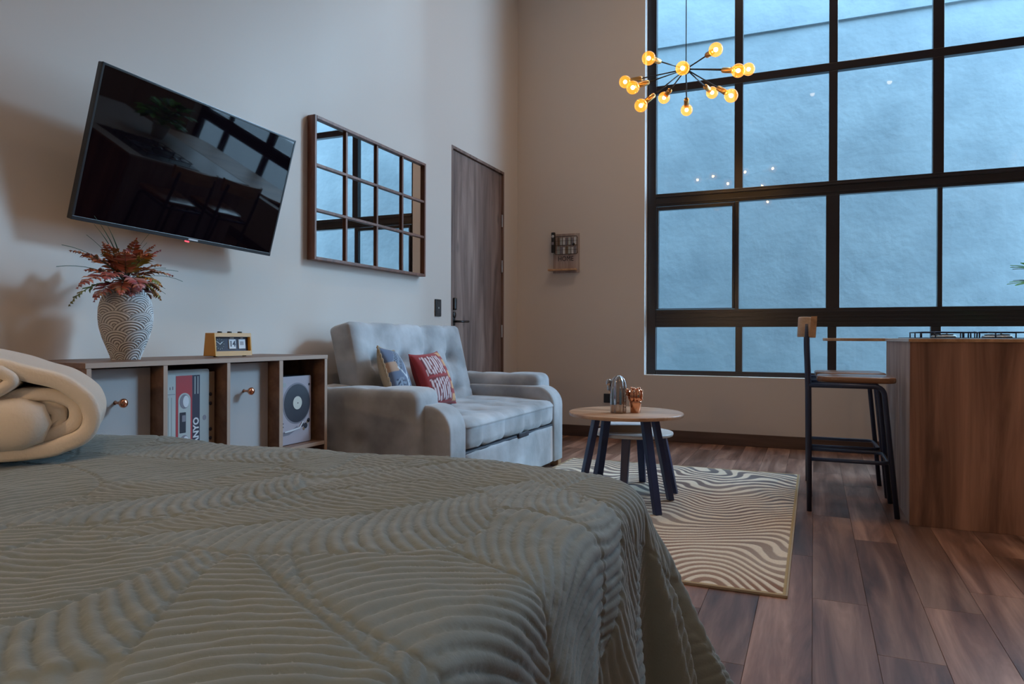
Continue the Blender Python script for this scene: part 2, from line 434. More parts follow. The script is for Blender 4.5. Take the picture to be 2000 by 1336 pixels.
b = MB(); b.box(XL + .001, XL + .014, 2.8, DY0 - .04, 0, .098, bev=.003).box(XL + .001, XL + .014, DY1 + .03, YB - .015, 0, .098, bev=.003)
b.build('baseboard_left', M['base_wood'], kind='structure', label='dark brown wooden baseboard along the left wall')

# ------------------------------------------------------------------ window
FY0, FY1 = YB + .1, YB + .16
win = empty('window_1', (0, 0, 0), kind='structure', label='huge black framed multi-pane window')
def wbar(name, x0, x1, z0, z1, y0=FY0, y1=FY1, par=win, bev=.004):
    return MB().box(x0, x1, y0, y1, z0, z1, bev=bev).build(name, M['black_alu'], par)
wbar('jamb', WX0 + .003, -1.262, WZ0, WZ1)
wbar('jamb', WX1 - .07, WX1 - .003, WZ0, WZ1)
wbar('sill_frame', -1.262, WX1 - .07, WZ0 + .003, .598)
wbar('head_frame', -1.262, WX1 - .07, WZ1 - .07, WZ1 - .003)
# thick lower rail with sliding tracks
t = MB().box(-1.262, WX1 - .07, FY0, FY1, .968, 1.118, bev=.003)
for zt in (.995, 1.022, 1.05, 1.085): t.box(-1.262, WX1 - .07, FY0 - .012, FY0 + .004, zt, zt + .008, bev=.002)
t.build('lower_transom', M['black_alu'], win, label='thick transom with sliding tracks')
t = MB().box(-1.262, WX1 - .07, FY0, FY1, 2.010, 2.120, bev=.003)
t.box(-1.262, WX1 - .07, FY0 - .012, FY0 + .004, 2.085, 2.10, bev=.002).box(-1.262, WX1 - .07, FY0 - .008, FY0 + .004, 2.03, 2.036, bev=.001)
t.build('middle_transom', M['black_alu'], win)
for zt in (2.990, 3.925): wbar('upper_transom', -1.262, WX1 - .07, zt, zt + .065)
cols_up = [(-.613, -.546), (.103, .166), (.815, .889), (1.525, 1.59), (2.24, 2.31)]
cols_mid = [(-.608, -.575), (.084, .183), (.848, .881), (1.53, 1.62), (2.27, 2.30)]
cols_low = [(-.601, -.545), (.097, .163), (.806, .873), (1.53, 1.59), (2.25, 2.31)]
for cs, z0, z1 in ((cols_low, .598, .968), (cols_mid, 1.118, 2.010), (cols_up, 2.120, 2.990), (cols_up, 3.055, 3.925), (cols_up, 3.99, WZ1 - .07)):
    for a, c in cs: wbar('mullion', a, c, z0, z1, bev=.003)
    edges = [-1.262] + [q for ac in cs for q in ac] + [WX1 - .07]
    for i in range(0, len(edges), 2):
        MB().box(edges[i] + .001, edges[i + 1] - .001, FY0 + .03, FY0 + .036, z0 + .001, z1 - .001).build('pane', M['glass'], win)
# the opening sash at the left of the middle row has its own frame
sash = MB()
sash.box(-1.258, -1.238, FY0 - .012, FY0 + .0295, 1.121, 2.004, bev=.003).box(-.628, -.609, FY0 - .012, FY0 + .0295, 1.121, 2.004, bev=.003)
sash.box(-1.238, -.628, FY0 - .012, FY0 + .0295, 1.121, 1.128, bev=.002).box(-1.238, -.628, FY0 - .012, FY0 + .0295, 1.975, 2.004, bev=.003)
sash.build('sash', M['black_alu'], win)

# ------------------------------------------------------------------ outside
b = MB(); b.box(-6, 2.05, 8.6, 8.85, -.2, 4.39).box(-6, 2.05, 8.565, 8.85, 4.39, 7.4)

b.build('exterior_wall', M['concrete'], kind='structure', label='weathered concrete boundary wall outside the window')
MB().box(-6, 12, YB + .24, 16, -.3, -.2).build('exterior_ground', M['ground'], kind='structure', label='paved strip outside the window')
MB().box(-3.3, -3.1, YB + .24, 8.6, -.2, 7.4).build('exterior_wall', M['concrete'], kind='structure', label='concrete return wall closing the outdoor passage')

# ------------------------------------------------------------------ door
d = empty('door_1', (XL, DY0, 0), kind='structure', label='brown wood-grain entrance door with black lock')
b = MB()
b.box(-.1, .004, 0, .02, 0, 2.333, bev=.002).box(-.1, .004, .96, .98, 0, 2.333, bev=.002).box(-.1, .004, .02, .96, 2.31, 2.333, bev=.002)
b.build('door_frame', M['door_wood'], d)
MB().box(-.055, -.012, .023, .955, .008, 2.306, bev=.002).build('door_leaf', M['door_wood'], d)
lk = MB().box(-.012, .013, .035, .08, 1.083, 1.178, bev=.0115, seg=3); lk.build('smart_lock', M['black'], d, label='black oval smart lock')
MB().lathe([(.001, 0), (.024, 0), (.024, .012), (.001, .012)], 20, T=Matrix.Translation((-.012, .06, 1.045)) @ Matrix.Rotation(PI / 2, 4, 'Y')).build('deadbolt', M['black'], d)
h = MB(); h.box(-.012, -.002, .038, .078, .965, 1.028, bev=.004).tube([(-.005, .057, .996), (.045, .057, .996), (.052, .07, .996), (.052, .19, .998)], .009, 10)
h.build('lever_handle', M['black'], d)
for z in (.93, 1.5, 1.9):
    MB().box(-.012, .001, .945, .962, z - .055, z + .055, bev=.003).build('hinge', M['steel'], d)

# ------------------------------------------------------------------ floor rug
rx0, rx1, ry0, ry1 = -1.60, -.083, 2.555, 4.853
nu, nv = 420, 640
U, V = np.meshgrid(np.linspace(rx0, rx1, nu), np.linspace(ry0, ry1, nv), indexing='ij')
def vnoise(x, y, seed=0):
    rs = np.random.RandomState(seed); T = rs.rand(64, 64)
    xi = np.floor(x).astype(int); yi = np.floor(y).astype(int); fx = x - xi; fy = y - yi
    fx = fx * fx * (3 - 2 * fx); fy = fy * fy * (3 - 2 * fy)
    g = lambda a, c: T[a % 64, c % 64]
    return (g(xi, yi) * (1 - fx) + g(xi + 1, yi) * fx) * (1 - fy) + (g(xi, yi + 1) * (1 - fx) + g(xi + 1, yi + 1) * fx) * fy
field = 1.0 * V + .42 * vnoise(U * 2.7 + 3, V * 2.0 + 1, 3) + .17 * vnoise(U * 6.0, V * 3.4, 5) + .060 * np.sin(U * 12 + 6 * vnoise(U * .5, V * 2.2, 9)) + .010 * vnoise(U * 18, V * 18, 8)
st = .5 + .5 * np.sin(field * 2 * PI * 14.5)
st = np.clip((st - .42) * 4.5, 0, 1)
light_tone = np.clip(.75 * vnoise(U * 2.2 + 9, V * 2.0, 11) + .45 * (V - 3.4), 0, 1)  # random tone, plus warm front and cool rear light painted into the stripes
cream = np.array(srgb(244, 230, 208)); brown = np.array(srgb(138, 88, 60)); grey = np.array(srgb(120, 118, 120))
dk = brown[None, None] * (1 - light_tone[..., None]) + grey[None, None] * light_tone[..., None]
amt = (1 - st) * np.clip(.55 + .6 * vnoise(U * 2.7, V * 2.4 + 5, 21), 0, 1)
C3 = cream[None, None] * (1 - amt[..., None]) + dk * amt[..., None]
edge = np.minimum(np.minimum(U - rx0, rx1 - U), np.minimum(V - ry0, ry1 - V))
C3[edge < .012] = np.array(srgb(190, 165, 120))
Z = .0085 + .0022 * st; Z[edge < .012] = .0095; Z[edge < .0005] = .0006
cols = np.concatenate([C3, np.ones((*C3.shape[:2], 1))], -1).reshape(-1, 4)
rug = empty('rug', (0, 0, 0), label='pale patterned rug with wavy brown lines under the coffee tables', cat='rug')
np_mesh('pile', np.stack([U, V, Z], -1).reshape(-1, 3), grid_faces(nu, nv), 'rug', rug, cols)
b = MB(); b.box(rx0 - .004, rx0 + .003, ry0 - .003, ry1 + .003, .0003, .0105, bev=.002).box(rx1 - .003, rx1 + .004, ry0 - .003, ry1 + .003, .0003, .0105, bev=.002)
b.box(rx0, rx1, ry0 - .004, ry0 + .003, .0003, .0105, bev=.002).box(rx0, rx1, ry1 - .003, ry1 + .004, .0003, .0105, bev=.002)
b.build('binding', M['beige_cloth'], rug)

# ------------------------------------------------------------------ bed and bedspread
BX0, BX1, BY0, BY1, BZ = -1.96, -.335, -.62, 1.375, .60
bed = empty('bed', ((BX0 + BX1) / 2, (BY0 + BY1) / 2, 0), label='low double bed hidden under the olive bedspread', cat='bed')
cx_, cy_ = (BX0 + BX1) / 2, (BY0 + BY1) / 2
MB().rbox((BX1 - BX0 - .03, BY1 - BY0 - .03, .27), .05, 6, T=Matrix.Translation((0, 0, .445))).build('mattress', M['mattress'], bed)
MB().box(-.76, .76, -.94, .94, .10, .30, bev=.01).build('bed_base', M['mattress'], bed)
for sx in (-.68, .68):
    for sy in (-.85, .85): MB().lathe([(.001, 0), (.022, 0), (.028, .1), (.001, .1)], 14, T=Matrix.Translation((sx, sy, 0))).build('leg', M['base_wood'], bed)

def quilt(Uc, Vc):
    """stitched leaf pattern: overlapping feather fans; returns height and groove"""
    rs = np.random.RandomState(12)
    H = np.zeros_like(Uc); got = np.zeros(Uc.shape, bool)
    leaves = []
    for i in range(9):
        for j in range(10):
            leaves.append((-2.45 + i * .36 + rs.uniform(-.1, .1), -.25 + j * .27 + rs.uniform(-.08, .08), rs.uniform(0, 2 * PI), rs.uniform(.50, .78), rs.uniform(.16, .25)))
    rs.shuffle(leaves)
    for (lx, ly, an, Ln, Wd) in leaves:
        dx, dy = Uc - lx, Vc - ly
        m = (dx * dx + dy * dy) < (Ln * .62) ** 2
        if not m.any(): continue
        a = dx[m] * math.cos(an) + dy[m] * math.sin(an) + Ln / 2
        q = -dx[m] * math.sin(an) + dy[m] * math.cos(an)
        q = q - .10 * Ln * np.sin(PI * np.clip(a / Ln, 0, 1))          # bowed midrib
        tt = np.clip(a / Ln, 0, 1)
        wd = Wd * np.sin(PI * tt ** .75) ** .8
        e = wd - np.abs(q)
        ins = (e > 0) & (a > 0) & (a < Ln)
        ph = (a - np.abs(q) * 1.0 + .55 * q * q / Wd) / (.0205)
        puff = np.clip(np.abs(np.sin(PI * ph)) * 1.25, 0, 1) ** .42
        hh = .0064 * puff * np.clip(e / .010, 0, 1) ** .5 * np.clip(np.abs(q) / .006, 0, 1) ** .5 + .0012
        tmp = H[m]; tmp[ins] = hh[ins]; H[m] = tmp
        g = got[m]; g[ins] = True; got[m] = g
    ph = (Uc * .6 + Vc * .8) / .024
    H[~got] = .0035 * np.abs(np.sin(PI * ph[~got])) ** .6
    return H
def lin(a, c, st): return list(np.arange(a, c, st))
us = np.array(lin(BX0 - .56, BX0 - .02, .02) + lin(BX0 - .02, BX1 + .60, .0038))
vs_ = np.array(lin(BY0 - .3, .25, .02) + lin(.25, BY1 + .58, .0038))
Uc, Vc = np.meshgrid(us, vs_, indexing='ij')
rc = .10
qx = np.clip(Uc, BX0 + rc, BX1 - rc); qy = np.clip(Vc, BY0 - 1, BY1 - rc)
dx, dy = Uc - qx, Vc - qy
dist = np.sqrt(dx * dx + dy * dy); nx = dx / np.maximum(dist, 1e-6); ny = dy / np.maximum(dist, 1e-6)
s_ = dist - rc                                                  # cloth length past the edge line
H = quilt(Uc, Vc)
top = s_ <= 0
R = .045
corner = np.clip(2 * np.abs(nx * ny), 0, 1)
per = np.where(np.abs(nx) > np.abs(ny), Vc, Uc) + .3 * np.arctan2(ny, nx)
phi = np.radians(np.where(nx < 0, 1.5, 5 + 22 * corner ** .8))
sa = np.clip(s_, 0, R * (PI / 2 - phi)); th = sa / R
ln = np.clip(s_ - R * (PI / 2 - phi), 0, None)
out = R * np.sin(th) + ln * np.sin(phi)
drop = R * (1 - np.cos(th)) + ln * np.cos(phi)
ripple = .022 * np.sin(per * 2 * PI / .27 + 1.2) * np.clip((drop - .06) / .3, 0, 1) + .009 * np.sin(per * 2 * PI / .13 + .4) * np.clip((drop - .04) / .25, 0, 1)
out = out + ripple
PX = np.where(top, Uc, qx + nx * (rc + out)); PY = np.where(top, Vc, qy + ny * (rc + out))
und = .008 * (vnoise(Uc * 3.1, Vc * 2.7, 31) - .5) * 2 + .004 * (vnoise(Uc * 8, Vc * 8, 33) - .5) * 2
sag = -.012 * np.clip(1 - (-s_) / .12, 0, 1) ** 2 * top
PZ = BZ + .012 + und * np.clip(1 - drop / .2, 0, 1) + sag - np.where(top, 0, drop + .012)
thn = np.where(top, 0, np.minimum(th, PI / 2))
nz = np.cos(thn); nh = np.sin(thn)
PX = PX + H * nh * nx; PY = PY + H * nh * ny; PZ = PZ + H * nz
wr = .0016 * (vnoise(Uc * 55, Vc * 38, 41) - .5) * 2
PZ += wr * nz; PX += wr * nh * nx; PY += wr * nh * ny
keep = (drop < .56) & (PZ > .02)
F = grid_faces(len(us), len(vs_))
F = F[keep.ravel()[F].all(1)]
VV = np.stack([PX, PY, PZ], -1).reshape(-1, 3)
used = np.unique(F); remap = np.zeros(len(VV), np.int32); remap[used] = np.arange(len(used))
np_mesh('bedspread', VV[used], remap[F], 'spread', label='olive green quilted bedspread with stitched leaf fans', cat='bedspread')

# ------------------------------------------------------------------ folded blanket on the bed
def ribbon_outline(pts, t0):
    P = [Vector((p[0], p[1])) for p in pts]; Lf = []; Rt = []
    for i, p in enumerate(P):
        dd = (P[min(i + 1, len(P) - 1)] - P[max(i - 1, 0)]).normalized(); n = Vector((-dd.y, dd.x))
        Lf.append(p + n * t0 / 2); Rt.append(p - n * t0 / 2)
    dd = (P[-1] - P[-2]).normalized(); a0 = math.atan2(dd.y, dd.x)
    cap = [P[-1] + Vector((math.cos(a0 + q), math.sin(a0 + q))) * t0 / 2 for q in (PI / 4, 0, -PI / 4)]
    dd = (P[0] - P[1]).normalized(); a1 = math.atan2(dd.y, dd.x)
    cap0 = [P[0] + Vector((math.cos(a1 + q), math.sin(a1 + q))) * t0 / 2 for q in (PI / 4, 0, -PI / 4)]
    return Lf + cap + Rt[::-1] + cap0
def smooth_path(pts, n=8):
    out = []
    P = [Vector(p) for p in pts]; P = [P[0] * 2 - P[1]] + P + [P[-1] * 2 - P[-2]]
    for i in range(1, len(P) - 2):
        for k in range(n):
            t = k / n; a, b_, c, d_ = P[i - 1], P[i], P[i + 1], P[i + 2]
            out.append(.5 * ((2 * b_) + (c - a) * t + (2 * a - 5 * b_ + 4 * c - d_) * t * t + (3 * b_ - 3 * c + d_ - a) * t ** 3))
    out.append(P[-2]); return out
bl = empty('folded_blanket', (-1.516, .885, .628), label='thick cream fleece blanket folded in rolls on the bed', cat='blanket')
# local frame: x to the right along the fold, y up, extruded back; metres, right end of the fold at x=.20
BLT = frame_T((0, 0, 0), (.62, .78, 0), (0, 0, 1))
def fold(pts, thick, z0, z1, name='fold_layer', bev=.011, wob=.004, seed=0, lb=None):
    ps = smooth_path([(p[0], p[1], 0) for p in pts]); ps = [(p[0], p[1]) for p in ps]
    ol = ribbon_outline(ps, thick)
    bmx = bmesh.new()
    n = len(ol); rings = []
    zs = [z0, z0 + bev * .15, z0 + bev * .5, z0 + bev] + [z0 + bev + (z1 - z0 - 2 * bev) * k / 12 for k in range(1, 12)] + [z1 - bev, z1 - bev * .3, z1]
    cen = [Vector((ps[min(len(ps) - 1, max(0, i))][0], ps[min(len(ps) - 1, max(0, i))][1])) for i in range(len(ps))]
    c2 = cen + [cen[-1]] * 3 + cen[::-1] + [cen[0]] * 3
    for z in zs:
        if z < z0 + bev: q = 1 - math.sqrt(max(0, 1 - ((z0 + bev - z) / bev) ** 2))
        elif z > z1 - bev: q = 1 - math.sqrt(max(0, 1 - ((z - z1 + bev) / bev) ** 2))
        else: q = 0
        ring = []
        for i in range(n):
            p = Vector(ol[i]); c = c2[i]; p = p + (c - p) * q * min(1, bev / (thick / 2)) * .98
            nn = noise.noise(Vector((p.x * 9, p.y * 9, z * 7 + seed))) * wob
            ring.append(bmx.verts.new(BLT @ Vector((p.x + nn, p.y + nn * .6, -z))))
        rings.append(ring)
    for a, c in zip(rings[:-1], rings[1:]):
        for i in range(n): bmx.faces.new((a[i], a[(i + 1) % n], c[(i + 1) % n], c[i]))
    bmx.faces.new(rings[0][::-1]); bmx.faces.new(rings[-1])
    bmesh.ops.recalc_face_normals(bmx, faces=bmx.faces); bmx.verts.index_update()
    o = MB().bm(bmx, 0, True); bmx.free()
    return o.build(name, M['blanket'], bl, label=lb)
# outer sheet over the top, round the right side and under
fold([(-.45, .205), (-.2, .212), (-.06, .208), (.02, .190), (.07, .172), (.12, .155), (.158, .125), (.172, .105), (.178, .075), (.165, .045), (.13, .028), (.08, .017), (-.1, .016), (-.45, .016)], .033, -.03, .34, seed=1)
# inner turned layers of the lower fold
fold([(-.3, .115), (-.02, .118), (.06, .131), (.11, .128), (.142, .110), (.148, .085), (.138, .063), (.10, .045), (.03, .040), (-.3, .040)], .027, -.015, .33, seed=2)
fold([(-.3, .100), (.0, .100), (.07, .108), (.108, .100), (.118, .084), (.108, .066), (.06, .060), (-.3, .060)], .030, .0, .33, seed=3)
fold([(-.3, .080), (.06, .080), (.092, .084)], .034, .01, .32, seed=4)
# the wide front lobe of the lower fold
fold([(-.45, .070), (-.2, .070), (.0, .072), (.055, .072)], .108, -.055, .1, bev=.036, wob=.006, seed=5)
# spiral of the upper fold
fold([(-.45, .128), (-.2, .124), (-.06, .125), (.0, .134), (.034, .152), (.040, .165), (.02, .181)], .024, -.045, .33, seed=6)
fold([(-.45, .142), (-.2, .140), (-.07, .140), (-.02, .146), (.010, .157), (.012, .168), (-.01, .180), (-.1, .190), (-.45, .192)], .022, -.03, .33, seed=7)
fold([(-.45, .165), (-.2, .166), (-.07, .165), (-.035, .166)], .030, -.04, .33, bev=.012, seed=8)

# ------------------------------------------------------------------ low storage cabinet
CX1, CX0 = -2.12, -2.520
CY = [1.524, 1.812, 2.107, 2.402, 2.684, 2.713]
CT = .792
cab = empty('storage_cabinet', (CX1 - .2, 2.1, 0), label='low brown cube cabinet with grey panels against the left wall', cat='cabinet')
def cbox(name, x0, x1, y0, y1, z0, z1, **k):
    b = MB(); b.box(x0, x1, y0, y1, z0, z1, bev=.0012)
    b.box(x1 - .0001, x1 + .0012, y0 + .001, y1 - .001, z0 + .001, z1 - .001, mi=1)
    for i in range(len(b.v)): b.v[i] = (b.v[i][0] - cab.location.x, b.v[i][1] - cab.location.y, b.v[i][2])
    return b.build(name, [M['cab_wood'], M['edge_wood']], cab, **k)
cbox('top', CX0, CX1, 1.520, 2.732, CT - .018, CT)
cbox('bottom', CX0, CX1, 1.524, 2.728, .03, .048)
divY = [(1.524, 1.542), (1.812, 1.831), (2.107, 2.125), (2.402, 2.426), (2.708, 2.728)]
for i, (a, c) in enumerate(divY): cbox('side_panel' if i in (0, 4) else 'divider', CX0, CX1, a, c, .0 if i in (0, 4) else .048, CT - .018)
for (a, c), (e, f_) in zip(divY[:-1], divY[1:]): cbox('shelf', CX0 + .006, CX1, c, e, .372, .390)
cbox('back_panel', CX0, CX0 + .006, 1.542, 2.708, .048, CT - .018)
for i in (0, 2):
    y0, y1 = divY[i][1] + .002, divY[i + 1][0] - .003
    for z0, z1 in ((.393, .768), (.052, .368)):
        b = MB(); b.box(-2.50 - cab.location.x, -2.178 - cab.location.x, y0 - 2.1, y1 - 2.1, z0, z1, bev=.002)
        dr = b.build('fabric_drawer', M['grey_panel'], cab, label='grey linen drawer front')
        zz = .652 if z0 > .2 else .25
        kb = MB().lathe([(.001, 0), (.0075, 0), (.005, .006), (.005, .024), (.012, .030), (.0155, .036), (.0155, .043), (.010, .049), (.001, .051)], 20,
                        T=Matrix.Translation((-2.178 - cab.location.x, (y0 + y1) / 2 - .006 - 2.1, zz)) @ Matrix.Rotation(PI / 2, 4, 'Y'))
        kb.build('knob', M['copper'], dr, label='round copper knob')

# cassette and turntable display boxes in the open cubes
YZ = lambda x, y, z: frame_T((x, y, z), (0, 1, 0), (0, 0, 1))        # local x -> +Y, y -> +Z, z -> +X
cas = empty('cassette_box', (-2.20, 1.84, .391), label='display box printed as a giant red and white cassette tape', cat='display box')
T0 = YZ(0, 0, 0)
MB().prism(rrect(0, .222, 0, .362, .010), -.10, .035, bev=.002, T=T0).build('box_body', M['ptgrey'], cas)
MB().box(.030, .034, .222, .250, .02, .350, bev=.001).build('tape_edge_print', M['tan'], cas, label='tan edge print with round holes')
def flat(name, pts, z, mt, lb=None, th=.0006): return MB().prism(pts, z, z + th, T=T0).build(name, M[mt], cas, label=lb)
flat('label_print', rrect(.008, .064, .012, .345, .006), .035, 'ptgrey2')
flat('red_print', rrect(.066, .140, .004, .340, .002), .035, 'red')
flat('dark_band', rrect(.140, .176, .004, .340, .001), .0350, 'navyprint')
flat('window_print', rrect(.076, .132, .058, .275, .027, 8), .0356, 'ptgrey2')
for zc in (.243, .091):
    flat('reel_print', [(.104 + .021 * math.cos(a * PI / 12), zc + .027 * math.sin(a * PI / 12)) for a in range(24)], .0362, 'ptmid')
    flat('reel_print', [(.110 + .014 * math.cos(a * PI / 12), zc + .022 * math.sin(a * PI / 12)) for a in range(24)], .0368, 'card')
flat('tape_window_print', rrect(.082, .110, .126, .203, .002), .0362, 'hole')
flat('tape_window_print', rrect(.092, .108, .168, .192, .002), .0368, 'ptmid')
for yy in (.018, .032, .046): flat('line_print', rrect(yy, yy + .0012, .015, .262, .0003), .0356, 'ptgrey')
flat('line_print', rrect(.012, .062, .272, .274, .0004), .0356, 'ptmid')
for yy, zz, hh in ((.024, .278, .05), (.018, .278, .02), (.038, .290, .010), (.050, .290, .012)): flat('mark_print', rrect(yy, yy + .004, zz, zz + hh, .0005), .0356, 'ptmid')
for yy in (.150, .164): flat('mark_print', rrect(yy, yy + .005, .268, .335, .0005), .0356, 'ptgrey')
flat('screw_print', [(.199 + .0085 * math.cos(a * PI / 8), 0.174 + .010 * math.sin(a * PI / 8)) for a in range(16)], .0352, 'ptmid')
for zz in (.262, .226, .126, .091):
    MB().lathe([(.001, 0), (.0075, 0), (.0075, .0012), (.001, .0012)], 12, T=Matrix.Translation((.0345, .229, zz)) @ Matrix.Rotation(PI / 2, 4, 'Y')).build('hole_print', M['hole'], cas)
text('lettering', 'SANYO', .036, 'card', frame_T((.0357, .159, .120), (0, 0, 1), (0, -1, 0)), cas, bold=.0012, sx=.98, depth=.0004)

tt = empty('turntable_box', (-2.19, 2.462, .391), rz=0.0, label='display box printed with a record turntable in the end cube', cat='display box')
T0 = YZ(0, 0, 0)
MB().prism(rrect(.010, .212, 0.0, .308, .008), -.12, .02, bev=.002, T=T0).build('box_body', M['hole'], tt, label='black box sides')
def flt(name, pts, z, mt, lb=None, th=.0006): return MB().prism(pts, z, z + th, T=T0).build(name, M[mt], tt, label=lb)
flt('face_print', rrect(.0115, .2105, .0015, .3065, .007), .020, 'ttgrey')
circ = lambda cy, cz, r, n=40: [(cy + r * math.cos(2 * PI * a / n), cz + r * math.sin(2 * PI * a / n)) for a in range(n)]
flt('platter_print', circ(.112, .183, .094), .0206, 'ptmid')
flt('record_print', circ(.114, .183, .087), .0212, 'vinyl')
flt('record_label_print', circ(.114, .185, .030), .0226, 'cream')
flt('spindle_print', circ(.116, .184, .003, 10), .0233, 'hole')
for cy, cz, r in ((.196, .265, .006), (.193, .098, .010), (.022, .098, .003), (.022, .083, .003), (.030, .270, .010)): flt('button_print', circ(cy, cz, r, 14), .0206, 'hole' if r != .010 or cy > .1 else 'ptgrey')
flt('tonearm_print', [(.022, .042), (.06, .044), (.105, .062), (.12, .072), (.115, .080), (.06, .056), (.022, .060)], .0206, 'ptmid')
flt('tonearm_print', [(.03, .056), (.07, .058), (.13, .066), (.155, .094), (.149, .098), (.126, .073), (.07, .066), (.03, .062)], .0240, 'card')
for cy, cz, r in ((.150, .082, .011), (.172, .075, .014), (.186, .092, .008), (.160, .062, .008)): flt('tonearm_base_print', circ(cy, cz, r, 9), .0206, 'tan' if r < .01 else 'hole')

# ------------------------------------------------------------------ vase with fern
vz = empty('vase', (-2.325, 1.825, CT + .0005), label='white oval vase carved with overlapping scallop arcs', cat='vase')
prof = [(0, .057), (.01, .060), (.04, .074), (.08, .093), (.12, .1055), (.155, .110), (.19, .108), (.22, .099), (.245, .083), (.262, .064), (.27, .052), (.275, .048)]
zz = np.linspace(0, .275, 300); rr = .81 * np.interp(zz, [p[0] for p in prof], [p[1] for p in prof])
ker = np.ones(17) / 17; rs_ = np.convolve(np.pad(rr, 8, mode='edge'), ker, 'valid')
NA = 480; aa = np.linspace(0, 2 * PI, NA, endpoint=False)
AZ, ZZ = np.meshgrid(aa, zz, indexing='ij'); RR = np.broadcast_to(rs_, AZ.shape)
arcl = AZ * .070
rowh, pitch, rad = .034, 2 * PI * .070 / 6, .049
best = np.full(AZ.shape, 9.0); phs = np.zeros(AZ.shape)
for row in range(11, -2, -1):
    zc = row * rowh - .012
    for k in range(-1, 8):
        ac = (k + .5 * (row % 2)) * pitch + .006 * math.sin(row * 3 + k * 5)
        rd = rad * (1 + .12 * math.sin(row * 7.1 + k * 2.3))
        dx_ = (arcl - ac); dx_ = (dx_ + PI * .070) % (2 * PI * .070) - PI * .070
        dd = np.sqrt(dx_ ** 2 + (ZZ - zc) ** 2 * 1.05)
        ins = (dd < rd) & (ZZ > zc - .002)
        phs[ins] = dd[ins] / rd; best[ins] = 0
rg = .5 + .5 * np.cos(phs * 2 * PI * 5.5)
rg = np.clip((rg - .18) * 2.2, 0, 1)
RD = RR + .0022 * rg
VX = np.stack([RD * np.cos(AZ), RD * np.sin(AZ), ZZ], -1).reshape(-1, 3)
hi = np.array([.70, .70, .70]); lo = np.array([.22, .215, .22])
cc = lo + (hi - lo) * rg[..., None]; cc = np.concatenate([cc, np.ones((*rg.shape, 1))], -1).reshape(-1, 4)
nz_ = len(zz); F = grid_faces(NA, nz_)
Fw = np.stack([np.arange(nz_ - 1) + (NA - 1) * nz_, np.arange(nz_ - 1), np.arange(1, nz_), np.arange(1, nz_) + (NA - 1) * nz_], -1)
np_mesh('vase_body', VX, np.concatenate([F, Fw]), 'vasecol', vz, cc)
b = MB(); b.lathe([(.0395, .273), (.036, .277), (.031, .275), (.030, .20)], 32); b.build('vase_rim', M['ptgrey2'], vz)
MB().lathe([(.001, .0), (.045, 0), (.045, .004), (.001, .004)], 32).build('vase_base', M['ptgrey'], vz)

fern = empty('fern_bouquet', (-2.325, 1.825, CT + .279), label='rust and green artificial fern sprays standing in the scallop vase', cat='plant')
def frond(length, az, el, curl, palette, seed, wide=.046):
    """a fern frond: bowed midrib with paired toothed leaflets"""
    rs = random.Random(seed); b = MB(); cols = []
    p = Vector((0, 0, 0)); e = el; path = []
    N = 15
    for i in range(N + 1):
        path.append((p.copy(), e)); p = p + Vector((math.cos(e), 0, math.sin(e))) * length / N; e -= curl / N
    Ra = Matrix.Rotation(az, 4, 'Z')
    def emit(vs, fs, c):
        b.add([Ra @ v for v in vs], fs, 0, True); cols.extend([(*c, 1)] * len(vs))
    mids = [q[0] for q in path]
    n0 = len(b.v); b.tube([Ra @ q for q in mids], .0013, 5, r1=.0005); cols.extend([(.05, .03, .02, 1)] * (len(b.v) - n0))
    for i in range(4, N + 1):
        q, e = path[i]; t = (i - 3) / (N - 3); ww = wide * math.sin(PI * min(1, t * .8 + .22)) * rs.uniform(.85, 1.1)
        c = palette[rs.randrange(len(palette))]
        tang = Vector((math.cos(e), 0, math.sin(e))); nrm = Vector((-math.sin(e), 0, math.cos(e)))
        for sgn in (-1, 1):
            side = Vector((0, sgn, 0))
            ddr = (side + tang * .65 + nrm * rs.uniform(-.3, .25)).normalized(); wv = (tang - ddr * tang.dot(ddr)).normalized()
            vs = [q]; K = 4
            for k in range(1, K + 1):
                u = k / (K + 1); wl = .0056 * math.sin(PI * u ** .7) + .0012
                vs += [q + ddr * ww * u + wv * wl, q + ddr * ww * (u + .04) - wv * wl, q + ddr * ww * u + nrm * .003]
            vs.append(q + ddr * ww * 1.05 - nrm * .006)
            fs = [(0, 1, 3), (0, 3, 2)]
            for k in range(K - 1):
                a = 1 + 3 * k; fs += [(a, a + 3, a + 5, a + 2), (a + 2, a + 5, a + 4, a + 1)]
            a = 1 + 3 * (K - 1); fs += [(a, len(vs) - 1, a + 2), (a + 2, len(vs) - 1, a + 1)]
            emit(vs, fs, [c[j] * rs.uniform(1.2, 1.9) for j in range(3)])
    return b, cols
rust = [srgb(140, 84, 66), srgb(122, 66, 50), srgb(150, 98, 80), srgb(112, 70, 40), srgb(150, 90, 50)]
plum = [srgb(118, 60, 62), srgb(135, 80, 72), srgb(100, 52, 50), srgb(150, 104, 96)]
ochre = [srgb(120, 104, 40), srgb(150, 100, 45), srgb(100, 90, 38), srgb(140, 80, 48)]
green = [srgb(82, 96, 40), srgb(70, 90, 42), srgb(110, 106, 48)]
